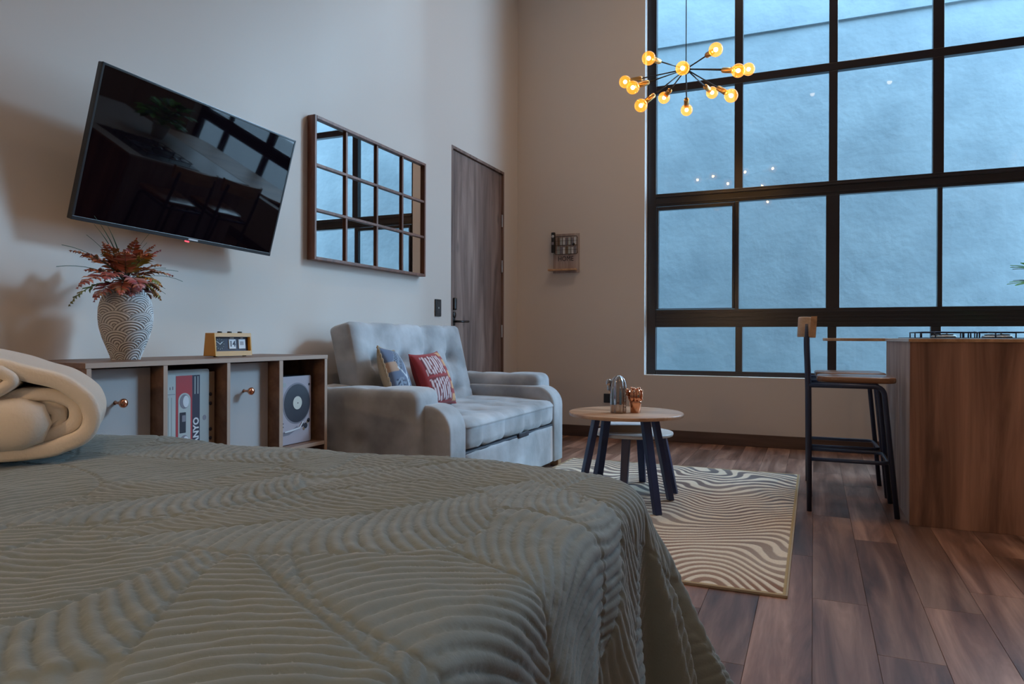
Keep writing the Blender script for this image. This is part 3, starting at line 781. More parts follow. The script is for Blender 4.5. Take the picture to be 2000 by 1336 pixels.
# azimuth measured so that -90 deg leans left in view, +90 right; elevation, length
FR = [(-100, 52, .24, .9, rust), (-80, 24, .25, 1.2, plum), (-112, 8, .23, 1.25, green), (-60, 34, .20, 1.3, plum), (-95, 38, .17, .9, rust),
      (-40, 60, .20, .9, rust), (0, 64, .19, 1.0, ochre), (30, 74, .19, .7, rust), (75, 66, .20, .7, plum), (95, 46, .20, .7, rust),
      (85, 24, .16, 1.2, ochre), (60, 12, .15, 1.4, ochre), (100, 0, .15, .9, plum), (-20, 30, .18, 1.6, plum), (20, 36, .16, 1.5, ochre),
      (-130, 60, .20, .9, plum), (-160, 62, .19, 1.1, rust), (140, 58, .18, 1.0, ochre), (-70, 66, .21, .8, rust), (-75, 5, .20, 1.1, plum),
      (-30, 10, .15, 1.3, plum), (50, 45, .18, 1.2, rust), (-10, 80, .19, .5, rust), (110, 70, .17, .8, rust), (-45, 20, .18, 1.5, rust), (-90, 68, .16, .7, ochre)]
for i, (az, el, L_, cu_, pal) in enumerate(FR):
    bb, cl = frond(L_ * .93, math.radians(az), math.radians(el), cu_, pal, i)
    bb.build('frond', M['leafcol'], fern, cols=cl)
for i, (az, el, L_) in enumerate([(-82, 72, .27), (-78, 66, .25), (-70, 74, .24), (-95, 62, .22), (60, 82, .21), (80, 78, .18), (88, 36, .24), (92, 26, .27), (95, 18, .19), (86, 10, .17), (84, 44, .18), (-98, 30, .25), (-92, 46, .27), (90, 2, .15)]):
    p = Vector((0, 0, 0)); e = math.radians(el); P = []
    for k in range(9):
        P.append(p.copy()); p = p + Vector((math.cos(e), 0, math.sin(e))) * L_ / 8; e -= (.07 if el > 60 else .10)
    Ra = Matrix.Rotation(math.radians(az), 4, 'Z'); b = MB(); vs = []; fs = []
    for k, q in enumerate(P):
        wv = .0060 * (1 - k / 8.4)
        vs += [Ra @ (q + Vector((0, wv, 0))), Ra @ (q + Vector((0, 0, -.0012))), Ra @ (q - Vector((0, wv, 0))), Ra @ (q + Vector((0, 0, .0008)))]
        if k: a = 4 * k; fs += [(a - 4, a, a + 1, a - 3), (a - 3, a + 1, a + 2, a - 2), (a - 2, a + 2, a + 3, a - 1), (a - 1, a + 3, a, a - 4)]
    b.add(vs, fs, 0, True).build('grass_blade', M['grass'], fern)

# ------------------------------------------------------------------ retro clock
ck = empty('desk_clock', (-2.262, 2.278, CT + .0005), label='mustard retro flip clock with dial on the cabinet top', cat='clock')
hw = .104
for yy in (-.08, .08): MB().lathe([(.001, 0), (.008, 0), (.008, .005), (.001, .005)], 14, T=Matrix.Translation((-.012, yy, 0))).build('foot', M['black'], ck)
side = [(-.055, .004), (.012, .004), (.004, .100), (-.045, .100)]     # x depth, z height
def sideprism(y0, y1, pts, name, mt, bev=.003, par=ck, lb=None):
    T = frame_T((0, 0, 0), (1, 0, 0), (0, 0, 1))                  # local z -> -Y
    return MB().prism(pts, -y1, -y0, bev=bev, T=T).build(name, M[mt], par, label=lb)
b = MB(); T = frame_T((0, 0, 0), (1, 0, 0), (0, 0, 1))
b.prism(side, -hw, -hw + .010, bev=.003, T=T).prism(side, hw - .010, hw, bev=.003, T=T)
b.prism([(-.055, .004), (.012, .004), (.0105, .024), (-.0536, .024)], -hw + .004, hw - .004, bev=.003, T=T)
b.prism([(-.0465, .084), (.0053, .084), (.004, .100), (-.045, .100)], -hw + .004, hw - .004, bev=.003, T=T)
b.prism([(-.055, .01), (-.045, .01), (-.037, .096), (-.045, .096)], -hw + .004, hw - .004, T=T)
b.build('case', M['mustard'], ck)
lean = math.atan2(.008, .096)
FT = frame_T((-.006, 0, .054), (0, 1, 0), (-math.sin(lean), 0, math.cos(lean)))   # face frame, z -> outward
MB().box(-.095, .095, -.030, .030, -.004, 0, T=FT).build('face', M['navyprint'], ck)
dial = MB().prism(circ(-.063, 0, .027, 28), 0, .0008, T=FT).build('dial', M['hole'], ck)
b = MB()
for k in range(12):
    a = k * PI / 6; b.box(-.0008, .0008, .019, .024, .0008, .0014, T=FT @ Matrix.Translation((-.063, 0, 0)) @ Matrix.Rotation(a, 4, 'Z'))
b.build('hour_marks', M['ptgrey2'], dial)
for a, l_, w_ in ((math.radians(55), .019, .0013), (math.radians(-55), .016, .0016)):
    MB().box(-w_, w_, -.002, l_, .0016, .0022, T=FT @ Matrix.Translation((-.063, -.001, 0)) @ Matrix.Rotation(a, 4, 'Z')).build('hand', M['card'], dial)
for yy, s in ((.004, '14'), (.058, '')):
    c = MB().box(yy - .0195, yy + .0195, -.021, .019, 0, .003, bev=.0008, seg=1, T=FT).build('flip_card', M['card'], ck)
    if s: text('numeral', s, .034, 'navyprint', FT @ Matrix.Translation((yy, -.001, .0034)), c, bold=.0008, depth=.0003)
    else:
        q = MB()
        for k in range(3): q.box(yy - .010 + k * .007, yy - .006 + k * .007, -.006, .010, .003, .0034, T=FT)
        q.build('worn_print', M['ptmid'], c)
for yy, w_ in ((.004, .011), (.060, .007)): MB().box(yy - w_, yy + w_, .0225, .0265, 0, .0012, T=FT).build('mark', M['ptgrey2'], ck)
for yy in (-.052, .002, .060): MB().lathe([(.001, 0), (.0095, 0), (.0095, .006), (.008, .007), (.001, .007)], 16, T=Matrix.Translation((-.018, yy, .0995))).build('button', M['black'], ck)

# ------------------------------------------------------------------ television
tc_ = Vector((-2.327, 2.164, 1.545)); e1 = Vector((.018, .999, -.029)).normalized(); e2 = Vector((.259, .023, .966)); e2 = (e2 - e1 * e2.dot(e1)).normalized()
tn = e1.cross(e2)
tv = empty('television', (0, 0, 0), label='black flat television tilted down on the left wall above the vase', cat='television')
tm = Matrix((e1, e2, tn)).transposed().to_4x4(); tm.translation = tc_; tv.matrix_world = tm
TW, TH = .97, .558
b = MB().box(-TW / 2, TW / 2, -TH / 2, TH / 2, -.028, -.003, bev=.004)
b.box(-TW / 2 + .12, TW / 2 - .12, -TH / 2 + .04, .12, -.052, -.028, bev=.006).build('tv_housing', M['bezel'], tv)
b = MB(); bz = .009
b.box(-TW / 2, TW / 2, TH / 2 - bz, TH / 2, -.006, 0, bev=.0015).box(-TW / 2, TW / 2, -TH / 2, -TH / 2 + .015, -.006, .001, bev=.0015)
b.box(-TW / 2, -TW / 2 + bz, -TH / 2, TH / 2, -.006, 0, bev=.0015).box(TW / 2 - bz, TW / 2, -TH / 2, TH / 2, -.006, 0, bev=.0015)
b.build('bezel', M['bezel'], tv)
MB().box(-TW / 2 + bz - .001, TW / 2 - bz + .001, -TH / 2 + .014, TH / 2 - bz + .001, -.006, -.0015).build('screen', M['screen'], tv)
MB().box(.012, .060, -TH / 2 + .004, -TH / 2 + .011, 0, .0022, bev=.001).build('badge', M['card'], tv, label='small pale maker badge')
MB().box(.012, .026, -TH / 2 - .006, -TH / 2 - .001, -.02, -.006, bev=.002).build('standby_light', M['redled'], tv, label='red standby light')
for sx in (-.11, .11):
    MB().box(sx - .018, sx + .018, -.20, .14, -.066, -.052, bev=.002).build('mount_bracket', M['black'], tv)
minv = tm.inverted()
b = MB()
pw = [minv @ Vector((XL + .003, 2.164, 1.5)), minv @ Vector((XL + .06, 2.164, 1.5))]
b.tube([pw[0], (0, -.02, -.06)], .022, 12); b.build('mount_arm', M['black'], tv)
b = MB(); b.box(XL + .001, XL + .014, 2.03, 2.30, 1.40, 1.60, bev=.002)
for i in range(len(b.v)): b.v[i] = tuple(minv @ Vector(b.v[i]))
b.build('mount_plate', M['black'], tv)

# ------------------------------------------------------------------ window-pane mirror
mr = empty('wall_mirror', (XL + .0015, 3.663, 1.685), label='brown framed mirror divided into twelve panes like a window', cat='mirror')
hy, hz, dpt = .592, .391, .050
fw = .018
for nm, a in (('frame_side', (-hy, -hy + fw, -hz, hz)), ('frame_side', (hy - fw, hy, -hz, hz)), ('frame_top', (-hy + fw, hy - fw, hz - fw, hz)), ('frame_bottom', (-hy + fw, hy - fw, -hz, -hz + fw))):
    MB().box(0, dpt, a[0], a[1], a[2], a[3], bev=.0025).build(nm, M['frame_wood'], mr)
MB().box(.001, .0265, -hy + fw, hy - fw, -hz + fw, hz - fw).build('backing', M['frame_wood'], mr)
ys = [-hy + fw, -.300, .011, .303, hy - fw]; zs = [-hz + fw, -.119, .125, hz - fw]
for y in ys[1:4]: MB().box(.0325, dpt - .006, y - .009, y + .009, -hz + fw, hz - fw, bev=.002).build('vertical_bar', M['frame_wood'], mr)
for z in zs[1:3]: MB().box(.0325, dpt - .004, -hy + fw, hy - fw, z - .008, z + .008, bev=.002).build('cross_bar', M['frame_wood'], mr)
for i in range(4):
    for j in range(3):
        MB().box(.027, .032, ys[i] + .001, ys[i + 1] - .001, zs[j] + .001, zs[j + 1] - .001).build('mirror_pane', M['mirror'], mr)

# light switch and outlet
sw = empty('light_switch', (XL + .0005, 4.513, 1.090), label='narrow black switch plate on the wall beside the door', cat='switch')
MB().box(0, .009, -.042, .042, -.062, .062, bev=.003).build('plate', M['black'], sw)
MB().box(.009, .011, -.028, .028, -.045, .045, bev=.001).build('rocker', M['bezel'], sw)
MB().box(.011, .0116, -.006, .006, -.006, .006).build('indicator', M['ptgrey'], sw)
ol = empty('power_outlet', (-1.654, YB - .0005, .346), label='small square black outlet low on the back wall', cat='outlet')
MB().box(-.040, .040, -.009, 0, -.040, .040, bev=.003).build('plate', M['black'], ol)
for sx in (-.012, .012): MB().box(sx - .002, sx + .002, -.0098, -.009, -.008, .008).build('slot', M['hole'], ol)

# ------------------------------------------------------------------ key holder with HOME
kh = empty('key_rack', (-2.051, YB - .0005, 1.455), label='small wooden wall rack lettered HOME with wire grid', cat='wall rack')
MB().box(-.115, .129, -.014, 0, 0, .350, bev=.002).build('board', M['greywood'], kh)
MB().box(-.150, .112, -.060, -.014, .018, .034, bev=.002).build('shelf', M['light_wood'], kh, label='light wood ledge')
XZ = lambda x, y, z: frame_T((x, y, z), (1, 0, 0), (0, 0, 1))        # local z -> -Y
text('lettering', 'HOME', .062, 'hole', XZ(.005, -.0150, .125), kh, depth=.0006, sx=.85)
b = MB()
yy = -.030
loop = [(p[0], yy, p[1]) for p in rrect(-.095, .118, .165, .325, .015, 3)]
b.tube(loop + [loop[0]], .0024, 6)
b.tube([(-.095, yy, .245), (.118, yy, .245)], .0018, 6)
for xx in (-.06, -.02, .02, .06): b.tube([(xx, yy, .166), (xx, yy, .324)], .0012, 5)
for zg in (.205, .285): b.tube([(-.095, yy, zg), (.118, yy, zg)], .0012, 5)
for sx, sz in ((-.095, .18), (.118, .18), (-.095, .31), (.118, .31)): b.tube([(sx, yy, sz), (sx, -.014, sz)], .002, 6)
b.build('wire_basket', M['black'], kh)
cc_ = ['ptgrey2', 'ptmid', 'card', 'tan', 'ptgrey2', 'card', 'ptmid']
for k in range(7):
    x0 = -.072 + k * .026
    MB().box(x0, x0 + .021, -.0245 + .001 * (k % 2), -.0232 + .001 * (k % 2), .170, .236 - .004 * (k % 3)).build('card_piece', M[cc_[k]], kh)
    MB().box(x0 + .001, x0 + .020, -.0245 + .001 * ((k + 1) % 2), -.0232 + .001 * ((k + 1) % 2), .250, .315 - .005 * (k % 2)).build('card_piece', M[cc_[(k + 3) % 7]], kh)
b = MB(); b.box(-.118, -.086, -.060, -.032, .180, .362, bev=.004)
b.build('bottle_opener', M['black'], kh, label='black metal opener at the upper left')
MB().lathe([(.006, 0), (.013, 0), (.013, .004), (.006, .004)], 16, T=Matrix.Translation((-.102, -.060, .325)) @ Matrix.Rotation(PI / 2, 4, 'X')).build('opener_ring', M['steel'], kh)
MB().box(-.112, -.092, -.0625, -.060, .250, .275, bev=.001).build('opener_tag', M['ptmid'], kh)
MB().lathe([(.001, 0), (.012, 0), (.012, .006), (.001, .006)], 14, T=Matrix.Translation((.085, -.032, .250)) @ Matrix.Rotation(PI / 2, 4, 'X')).build('clip', M['black'], kh)

# ------------------------------------------------------------------ sofa
sf = empty('armchair_sofa', (-2.0, 3.82, 0), label='grey velvet tufted wide armchair against the left wall', cat='armchair')
def W(x, y, z): return Matrix.Translation((x + 2.0, y - 3.82, z))
def dimples(pts, amp, rad, seams=()):
    def f(p, n):
        v = 0
        for (q, ax) in pts:
            d2 = sum((p[i] - q[i]) ** 2 for i in range(3) if i != ax)
            if abs(n[ax]) > .5: v -= amp * math.exp(-d2 / (rad * rad))
        for (ax, c, wdt, dp) in seams: v -= dp * math.exp(-((p[ax] - c) / wdt) ** 2)
        nn = noise.noise(p * 6) * .006
        return n * (v + nn)
    return f
# near outer arm pad, far outer arm pad
for yc, nm in ((3.035, 0), (4.66, 1)):
    pts = [((x_, 0, z_), 1) for x_ in (-.19, .03) for z_ in (.02,)]
    pts += [((x_, 0, .3), 2) for x_ in (-.19, .03)]
    f = dimples(pts, .030, .045, [(0, -.19, .012, .007), (0, .03, .012, .007)])
    MB().rbox((.69, .26, .575), .055, 24, f, W(-2.085, yc, .337)).build('outer_arm', M['velvet'], sf)
# lower front arms with rounded fronts: profile in X-Z extruded along Y
def armprof(x0, x1, z0, z1, r):
    return [(x0, z0), (x1, z0)] + arc(x1 - r, z1 - r, r, 0, PI / 2, 10) + [(x0, z1)]
for y0, y1 in ((2.985, 3.165), (4.455, 4.640)):
    T = frame_T((2.0, -3.82, 0), (1, 0, 0), (0, 0, 1))
    MB().prism(armprof(-2.25, -1.60, .045, .545, .13), -y1, -y0, bev=.018, seg=4, T=T, smooth=True).build('front_arm', M['velvet'], sf)
# backrest, leaning
def back_disp(p, n):
    v = 0
    for yy in (-.44, -.15, .14, .43):
        for zz_ in (.07, -.14):
            v -= .055 * math.exp(-((p.y - yy) ** 2 + (p.z - zz_) ** 2) / .0022) * (n.x > .3)
        v -= .016 * math.exp(-((p.y - yy) / .018) ** 2) * (n.x > .3 or n.z > .6) * (1 if p.z > -.25 else 0)
        for k in (-1, 1):
            v -= .006 * math.exp(-((abs(p.z - .07) - abs(p.y - yy) * .55) / .012) ** 2) * (abs(p.y - yy) < .15) * (n.x > .3) * (.5 if k > 0 else .5)
    v -= .007 * math.exp(-((p.z + .14) / .012) ** 2) * (n.x > .3)
    return n * (v + noise.noise(p * 5) * .007)
bt = math.atan2(.11, .47)
MB().rbox((.150, 1.29, .60), .035, 34, back_disp, W(-2.303, 3.785, .655) @ Matrix.Rotation(-bt * 1.0, 4, 'Y')).build('backrest', M['velvet'], sf)
# seat cushion
def seat_disp(p, n):
    v = 0
    for yy in (-.43, -.145, .145, .43):
        v -= .015 * math.exp(-((p.y - yy) / .016) ** 2) * (n.x > .25 or n.z > .5)
        for xx in (-.10, .12): v -= .038 * math.exp(-((p.y - yy) ** 2 + (p.x - xx) ** 2) / .003) * (n.z > .4)
    v += .016 * math.cos(p.x * 3.2) * (n.z > .3)
    for yy in (-.57, -.29, 0, .29, .57): v -= .0
    return n * (v + noise.noise(p * 5 + Vector((3, 3, 3))) * .006)
MB().rbox((.66, 1.285, .150), .045, 30, seat_disp, W(-1.925, 3.811, .380) @ Matrix.Rotation(.02, 4, 'Y')).build('seat_cushion', M['velvet'], sf)
b = MB()
def front_d(p, n): return n * (noise.noise(Vector((p.x * 3, p.y * 9, p.z * 3))) * .008)
b.rbox((.56, 1.282, .245), .012, 20, front_d, W(-1.885, 3.811, .168))
b.build('pull_out_base', M['velvet'], sf)
MB().rbox((.004, .16, .03), .0015, 3, None, W(-1.604, 3.93, .293)).build('pull_slot', M['hole'], sf)
MB().box(-.42, .42 - .03, -.74, .74, .050, .30, bev=.01).build('inner_frame', M['hole'], sf)
for xx, yy in ((.365, 3.03), (.365, 4.59), (-.35, 3.0), (-.35, 4.7)):
    MB().box(xx - .03, xx + .03, yy - 3.82 - .03, yy - 3.82 + .03, .0, .052, bev=.003).build('foot', M['light_wood'], sf)
sf['label'] = 'grey velvet tufted wide armchair against the left wall'

# ------------------------------------------------------------------ cushions
def cushion(name, size, thick, colfn, T, backmat, label, trim):
    n = 46; g = np.linspace(-1, 1, n); A, B = np.meshgrid(g, g, indexing='ij')
    pin = 1 - .07 * (1 - np.abs(A) ** 3) * (np.abs(B)) ** 6 - .0
    pin2 = 1 - .07 * (1 - np.abs(B) ** 3) * (np.abs(A)) ** 6
    X_ = A * size / 2 * pin2; Y_ = B * size / 2 * pin
    Zt = thick / 2 * (np.clip(1 - A ** 2, 0, 1) ** .45) * (np.clip(1 - B ** 2, 0, 1) ** .45)
    Zt = Zt + .003 * (vnoise(A * 4 + 9, B * 4 + 9, 61) - .5) * (1 - A ** 2) * (1 - B ** 2)
    c = empty(name, (0, 0, 0), label=label, cat='cushion'); c.matrix_world = T
    cf = np.array([[colfn(A[i, j], B[i, j]) + (1,) for j in range(n)] for i in range(n)]).reshape(-1, 4)
    np_mesh('cushion_front', np.stack([X_, Y_, Zt], -1).reshape(-1, 3), grid_faces(n, n), 'cushcol', c, cf)
    np_mesh('cushion_back', np.stack([X_, Y_, -Zt], -1).reshape(-1, 3), grid_faces(n, n)[:, ::-1], backmat, c)
    ring = [(X_[i, 0], Y_[i, 0], 0) for i in range(n)] + [(X_[-1, j], Y_[-1, j], 0) for j in range(n)] + [(X_[i, -1], Y_[i, -1], 0) for i in range(n - 1, -1, -1)] + [(X_[0, j], Y_[0, j], 0) for j in range(n - 1, -1, -1)]
    ring = [ring[0]] + [q for p_, q in zip(ring, ring[1:]) if (Vector(p_) - Vector(q)).length > 1e-5]
    b = MB()
    if trim == 'braid':
        for ph in (0, PI):
            b.tube([(q[0] + .003 * math.cos(i * .9 + ph), q[1] + .003 * math.sin(i * .9 + ph), .004 * math.sin(i * .9 + ph)) for i, q in enumerate(ring)], .0045, 6)
        b.build('braided_trim', M['beige_cloth'], c)
    else:
        b.tube(ring, .003, 6); b.build('piping', M['red_cloth'], c)
    return c
def blue_pat(a, b_):
    base = srgb(88, 102, 128); dark = srgb(30, 40, 66); light = srgb(196, 204, 210); mid = srgb(120, 134, 152); tanc = srgb(170, 140, 118)
    # branching white stems
    x, y = a, b_
    for (x0, y0, x1, y1, wd) in ((.05, -1, -.02, -.1, .05), (-.02, -.1, .32, .35, .05), (-.02, -.1, -.55, .25, .035), (.32, .35, .30, .95, .06)):
        dx, dy = x1 - x0, y1 - y0; L2 = dx * dx + dy * dy; t = max(0, min(1, ((x - x0) * dx + (y - y0) * dy) / L2))
        if math.hypot(x - x0 - t * dx, y - y0 - t * dy) < wd * (1.25 - t * .6): return light
    if x < -.55 and .15 < y < .45: return tanc
    # rows of dark leaf strokes
    for (cx, cy, an, L) in ((-.15, .55, -.9, .5), (.0, -.55, .25, .42), (.62, -.4, .1, .42), (-.55, -.5, .2, .4), (.62, .5, -.3, .35)):
        u = (x - cx) * math.cos(an) + (y - cy) * math.sin(an); v = -(x - cx) * math.sin(an) + (y - cy) * math.cos(an)
        if abs(v) < L:
            s = abs((v / .13 + abs(u) * 2.4) % 1 - .5)
            if .06 < abs(u) < .24 and s < .26: return dark
            if abs(u) < .27: return mid
    return base
def red_pat(a, b_):
    red = srgb(150, 46, 50); white = srgb(205, 188, 190); ochre_ = srgb(205, 158, 112); deep = srgb(110, 28, 34)
    x, y = a, b_
    if x > .42:
        k = ((y + 1.0) / .42) % 1
        if .50 < x < .86 and .18 < k < .84: return ochre_
        return red
    if -.74 < x < .38:
        inn = (.08 < y < .82) or (-.86 < y < -.02)
        if inn:
            s = ((x + .08 * math.sin(y * 3)) / .15) % 1
            ed = min(abs(y - .08), abs(y - .82), abs(y + .86), abs(y + .02))
            if s < .55 and ed > .05 * abs(math.sin(x * 9)): return white
            return deep
    return red
def cush_T(c, yawd, leand, rolld):
    """cushion front faces +X; lean back and roll"""
    base = Matrix(((0, 0, 1, 0), (1, 0, 0, 0), (0, 1, 0, 0), (0, 0, 0, 1)))
    return Matrix.Translation(c) @ Matrix.Rotation(math.radians(yawd), 4, 'Z') @ Matrix.Rotation(math.radians(-leand), 4, 'Y') @ Matrix.Rotation(math.radians(rolld), 4, 'X') @ base
cushion('throw_cushion', .345, .13, blue_pat, cush_T((-2.115, 3.315, .650), 20, 20, -5), 'beige_cloth', 'blue leaf print cushion with beige back leaning on armchair', 'braid')
cushion('throw_cushion', .34, .14, red_pat, cush_T((-2.075, 3.66, .625), 0, 22, 2), 'red_cloth', 'red cushion with white stripes on the armchair', 'pipe')

# ------------------------------------------------------------------ coffee tables
def round_table(name, c, r, z, th, legr, feet, topm, edgem, label, lw=.042, topr=.62):
    t = empty(name, (c[0], c[1], .0113), label=label, cat='coffee table', group=None)
    MB().lathe([(.001, z - th), (r - .003, z - th), (r, z - th * .5), (r - .001, z - .002), (r - .004, z), (.001, z)], 72).build('table_top', M[topm], t)
    ap = MB().box(-.11, .11, -.11, .11, z - th - .016, z - th, bev=.002).build('mounting_plate', M['navy'], t)
    for (fx, fy) in feet:
        a = Vector((fx * topr, fy * topr, z - th)); f_ = Vector((fx, fy, 0)); dr = (f_ - a).normalized()
        ang = math.atan2(fy, fx); tg = Vector((-math.sin(ang), math.cos(ang), 0)); rad_ = Vector((math.cos(ang), math.sin(ang), 0))
        hw_ = lw / 2; hr = .015; vs = []
        for p_, s_ in ((f_, .9), (a, 1.1)):
            vs += [p_ + tg * hw_ * s_ + rad_ * hr, p_ - tg * hw_ * s_ + rad_ * hr, p_ - tg * hw_ * s_ - rad_ * hr, p_ + tg * hw_ * s_ - rad_ * hr]
        b = MB().add(vs, [(3, 2, 1, 0), (4, 5, 6, 7), (0, 1, 5, 4), (1, 2, 6, 5), (2, 3, 7, 6), (3, 0, 4, 7)])
        o = b.build('leg', M['navy'], t); md = o.modifiers.new('bevel', 'BEVEL'); md.width = .003; md.segments = 2
    return t
round_table('coffee_table', (-.907, 3.637), .297, .478, .018, 0, [(.205, -.180), (.205, .160), (-.205, -.170), (-.205, .160)], 'table_wood', 0, 'taller round wooden coffee table with slanted dark blue legs')
round_table('coffee_table', (-.945, 3.975), .222, .334, .018, 0, [(.0, .235), (-.235, .0), (0, -.235), (.235, 0)], 'white_top', 0, 'lower round white coffee table tucked behind the taller one', topr=.72)
bk = empty('book', (-.985, 3.93, .3458), label='thick pale book lying on the lower white coffee table', cat='book')
bk.rotation_euler = (0, 0, YAW)
MB().box(-.098, .098, -.072, .068, .003, .043, bev=.001).build('pages', M['tan'], bk, label='brownish page block')
MB().box(-.102, .102, -.075, .072, .043, .047, bev=.001).build('front_cover', M['card'], bk)
MB().box(-.102, .102, -.075, .072, 0, .003, bev=.001).build('back_cover', M['card'], bk)
MB().box(-.103, -.098, -.075, .072, 0, .047, bev=.001).build('spine', M['card'], bk)

# metallic cactus ornaments
def ribs(n, d): return lambda a, z: 1 + d * math.cos(n * a)
zt = .4898
cs = empty('cactus_ornament', (-.930, 3.570, zt), label='taller dark chrome cactus ornament on the wooden table', cat='ornament')
prof = [(.001, 0), (.036, 0), (.038, .004), (.039, .06), (.039, .13), (.036, .155), (.029, .175), (.018, .188), (.006, .194), (.001, .195)]
MB().lathe(prof, 60, rib=ribs(8, .10)).build('trunk', M['silver'], cs)
T_ = Matrix.Translation((-.043, -.008, .105))
b = MB(); b.tube([(-.030, -.005, .108), (-.040, -.007, .112), (-.046, -.008, .122), (-.047, -.008, .150)], .011, 12).sphere((-.047, -.008, .156), .0165, sub=3, sc3=(1, 1, 1.15)); b.build('side_arm', M['silver'], cs)
b = MB()
for k in range(10):
    z = .03 + k * .014; b.sphere((.0415 if z < .13 else .0415 - (z - .13) * .16, -.008, z), .0032, sub=1)
b.build('spines', M['silver'], cs)
cp = empty('cactus_ornament', (-.850, 3.612, zt), label='shorter copper cactus in a pot on the wooden table', cat='ornament')
MB().lathe([(.001, 0), (.026, 0), (.030, .045), (.032, .055), (.032, .060), (.001, .060)], 40).build('pot', M['copper2'], cp)
MB().lathe([(.001, .055), (.028, .058), (.034, .075), (.035, .095), (.031, .115), (.020, .128), (.006, .132), (.001, .132)], 60, rib=ribs(9, .13)).build('cactus_body', M['copper2'], cp)
b = MB().tube([(-.028, -.004, .085), (-.040, -.006, .092), (-.043, -.006, .108)], .008, 10).sphere((-.043, -.006, .114), .0115, sub=2)
b.build('side_arm', M['copper2'], cp)
b = MB()
for k in range(9):
    a = -.6 + k * .42; z = .068 + k * .0065; b.sphere((.037 * math.cos(.25 * math.sin(k)), -.006, z), .0042, sub=1)
for k in range(7): b.sphere((.022 * math.cos(k * .9), .022 * math.sin(k * .9) - .004, .128), .006, sub=1)
b.build('nodules', M['copper2'], cp)

# ------------------------------------------------------------------ kitchen island
IX0, IX1, IY0, IY1, IH = .415, 2.45, 3.787, 4.97, .862
isl = empty('kitchen_island', (IX0, IY0, 0), label='brown wood-grain kitchen island at the right', cat='kitchen island')
MB().box(0, IX1 - IX0, 0, .02, 0, IH, bev=.0015).build('front_panel', M['island_wood'], isl)
MB().box(0, .02, .02, IY1 - IY0, 0, IH, bev=.0015).build('side_panel', M['greywood'], isl, label='paler grey-brown side panel')
MB().box(.02, IX1 - IX0, .02, IY1 - IY0, .0, IH - .004).build('carcass', M['cab_wood'], isl)
ct = empty('countertop', (0, 0, IH + .0005), label='thin pale countertop on the wood-grain island', cat='countertop')
MB().box(IX0 - .006, IX1 + .01, IY0 - .008, IY1 + .008, 0, .0165, bev=.002).build('slab', M['white_top'], ct)
MB().box(IX0 - .006, IX1 + .01, IY0 - .0095, IY0 - .0078, .0005, .016).build('edge_band', M['light_wood'], ct, label='light wood edge strip')
bar = empty('breakfast_bar', (0, 0, IH + .0005), label='thin rounded breakfast bar projecting behind the stools', cat='table')
MB().prism(rrect(.055, 1.9, 4.985, 5.55, .16, 8), -.002, .0165, bev=.0025).build('bar_top', M['light_wood'], bar)
MB().tube([(1.0, 5.27, -IH), (1.0, 5.27, -.002)], .03, 16).build('support_post', M['stool_metal'], bar)
MB().lathe([(.001, -IH), (.2, -IH), (.2, -IH + .008), (.001, -IH + .008)], 30, T=Matrix.Translation((1.0, 5.27, .0001))).build('support_base', M['stool_metal'], bar)

# cooktop
ZC = IH + .0178
ckt = empty('gas_cooktop', (.50, 3.98, ZC), label='black gas cooktop with wire grates set on the countertop', cat='cooktop')
MB().box(-.07, .62, -.07, .47, 0, .004, bev=.0015).build('glass_base', M['black'], ckt)
def grate(x0, x1, y0, y1):
    b = MB(); zt_ = .030; r = .0032
    P = [(p[0], p[1], zt_) for p in rrect(x0, x1, y0, y1, .02, 3)]
    b.tube(P + [P[0]], r, 6)
    for xx in (x0, x1):
        for yy in (y0 + .03, (y0 + y1) / 2, y1 - .03): b.tube([(xx, yy, zt_), (xx, yy, .004)], r, 6)
    for yy in (y0, y1):
        for k in range(1, 4): xx = x0 + (x1 - x0) * k / 4; b.tube([(xx, yy, zt_), (xx, yy, .004)], r * .9, 6) if k != 2 else None
    cx, cy = (x0 + x1) / 2, (y0 + y1) / 2
    for yy in (y0, y1):
        s = 1 if yy == y0 else -1
        b.tube([(cx, yy, zt_), (cx, yy + s * .07, zt_)], r, 6)
    for xx in (x0, x1):
        s = 1 if xx == x0 else -1
        for yy in (y0 + .1, y1 - .1): b.tube([(xx, yy, zt_), (xx + s * .07, yy, zt_)], r, 6)
    return b.build('grate', M['stool_metal'], ckt)
grate(-.02, .215, -.04, .43); grate(.225, .46, -.04, .43)
for cx, cy, r in ((.10, .08, .045), (.10, .32, .032), (.34, .08, .036), (.34, .32, .045)):
    bn = MB().lathe([(.001, .004), (r, .004), (r, .012), (r * .8, .014), (.001, .014)], 28, T=Matrix.Translation((cx, cy, 0))).build('burner', M['steel'], ckt)
    MB().lathe([(.001, .014), (r * .75, .014), (r * .75, .020), (.001, .022)], 24, T=Matrix.Translation((cx, cy, 0))).build('burner_cap', M['black'], bn)
for k in range(4): MB().lathe([(.001, .004), (.016, .004), (.014, .022), (.001, .022)], 18, T=Matrix.Translation((.55, .03 + k * .11, 0))).build('knob', M['steel'], ckt)

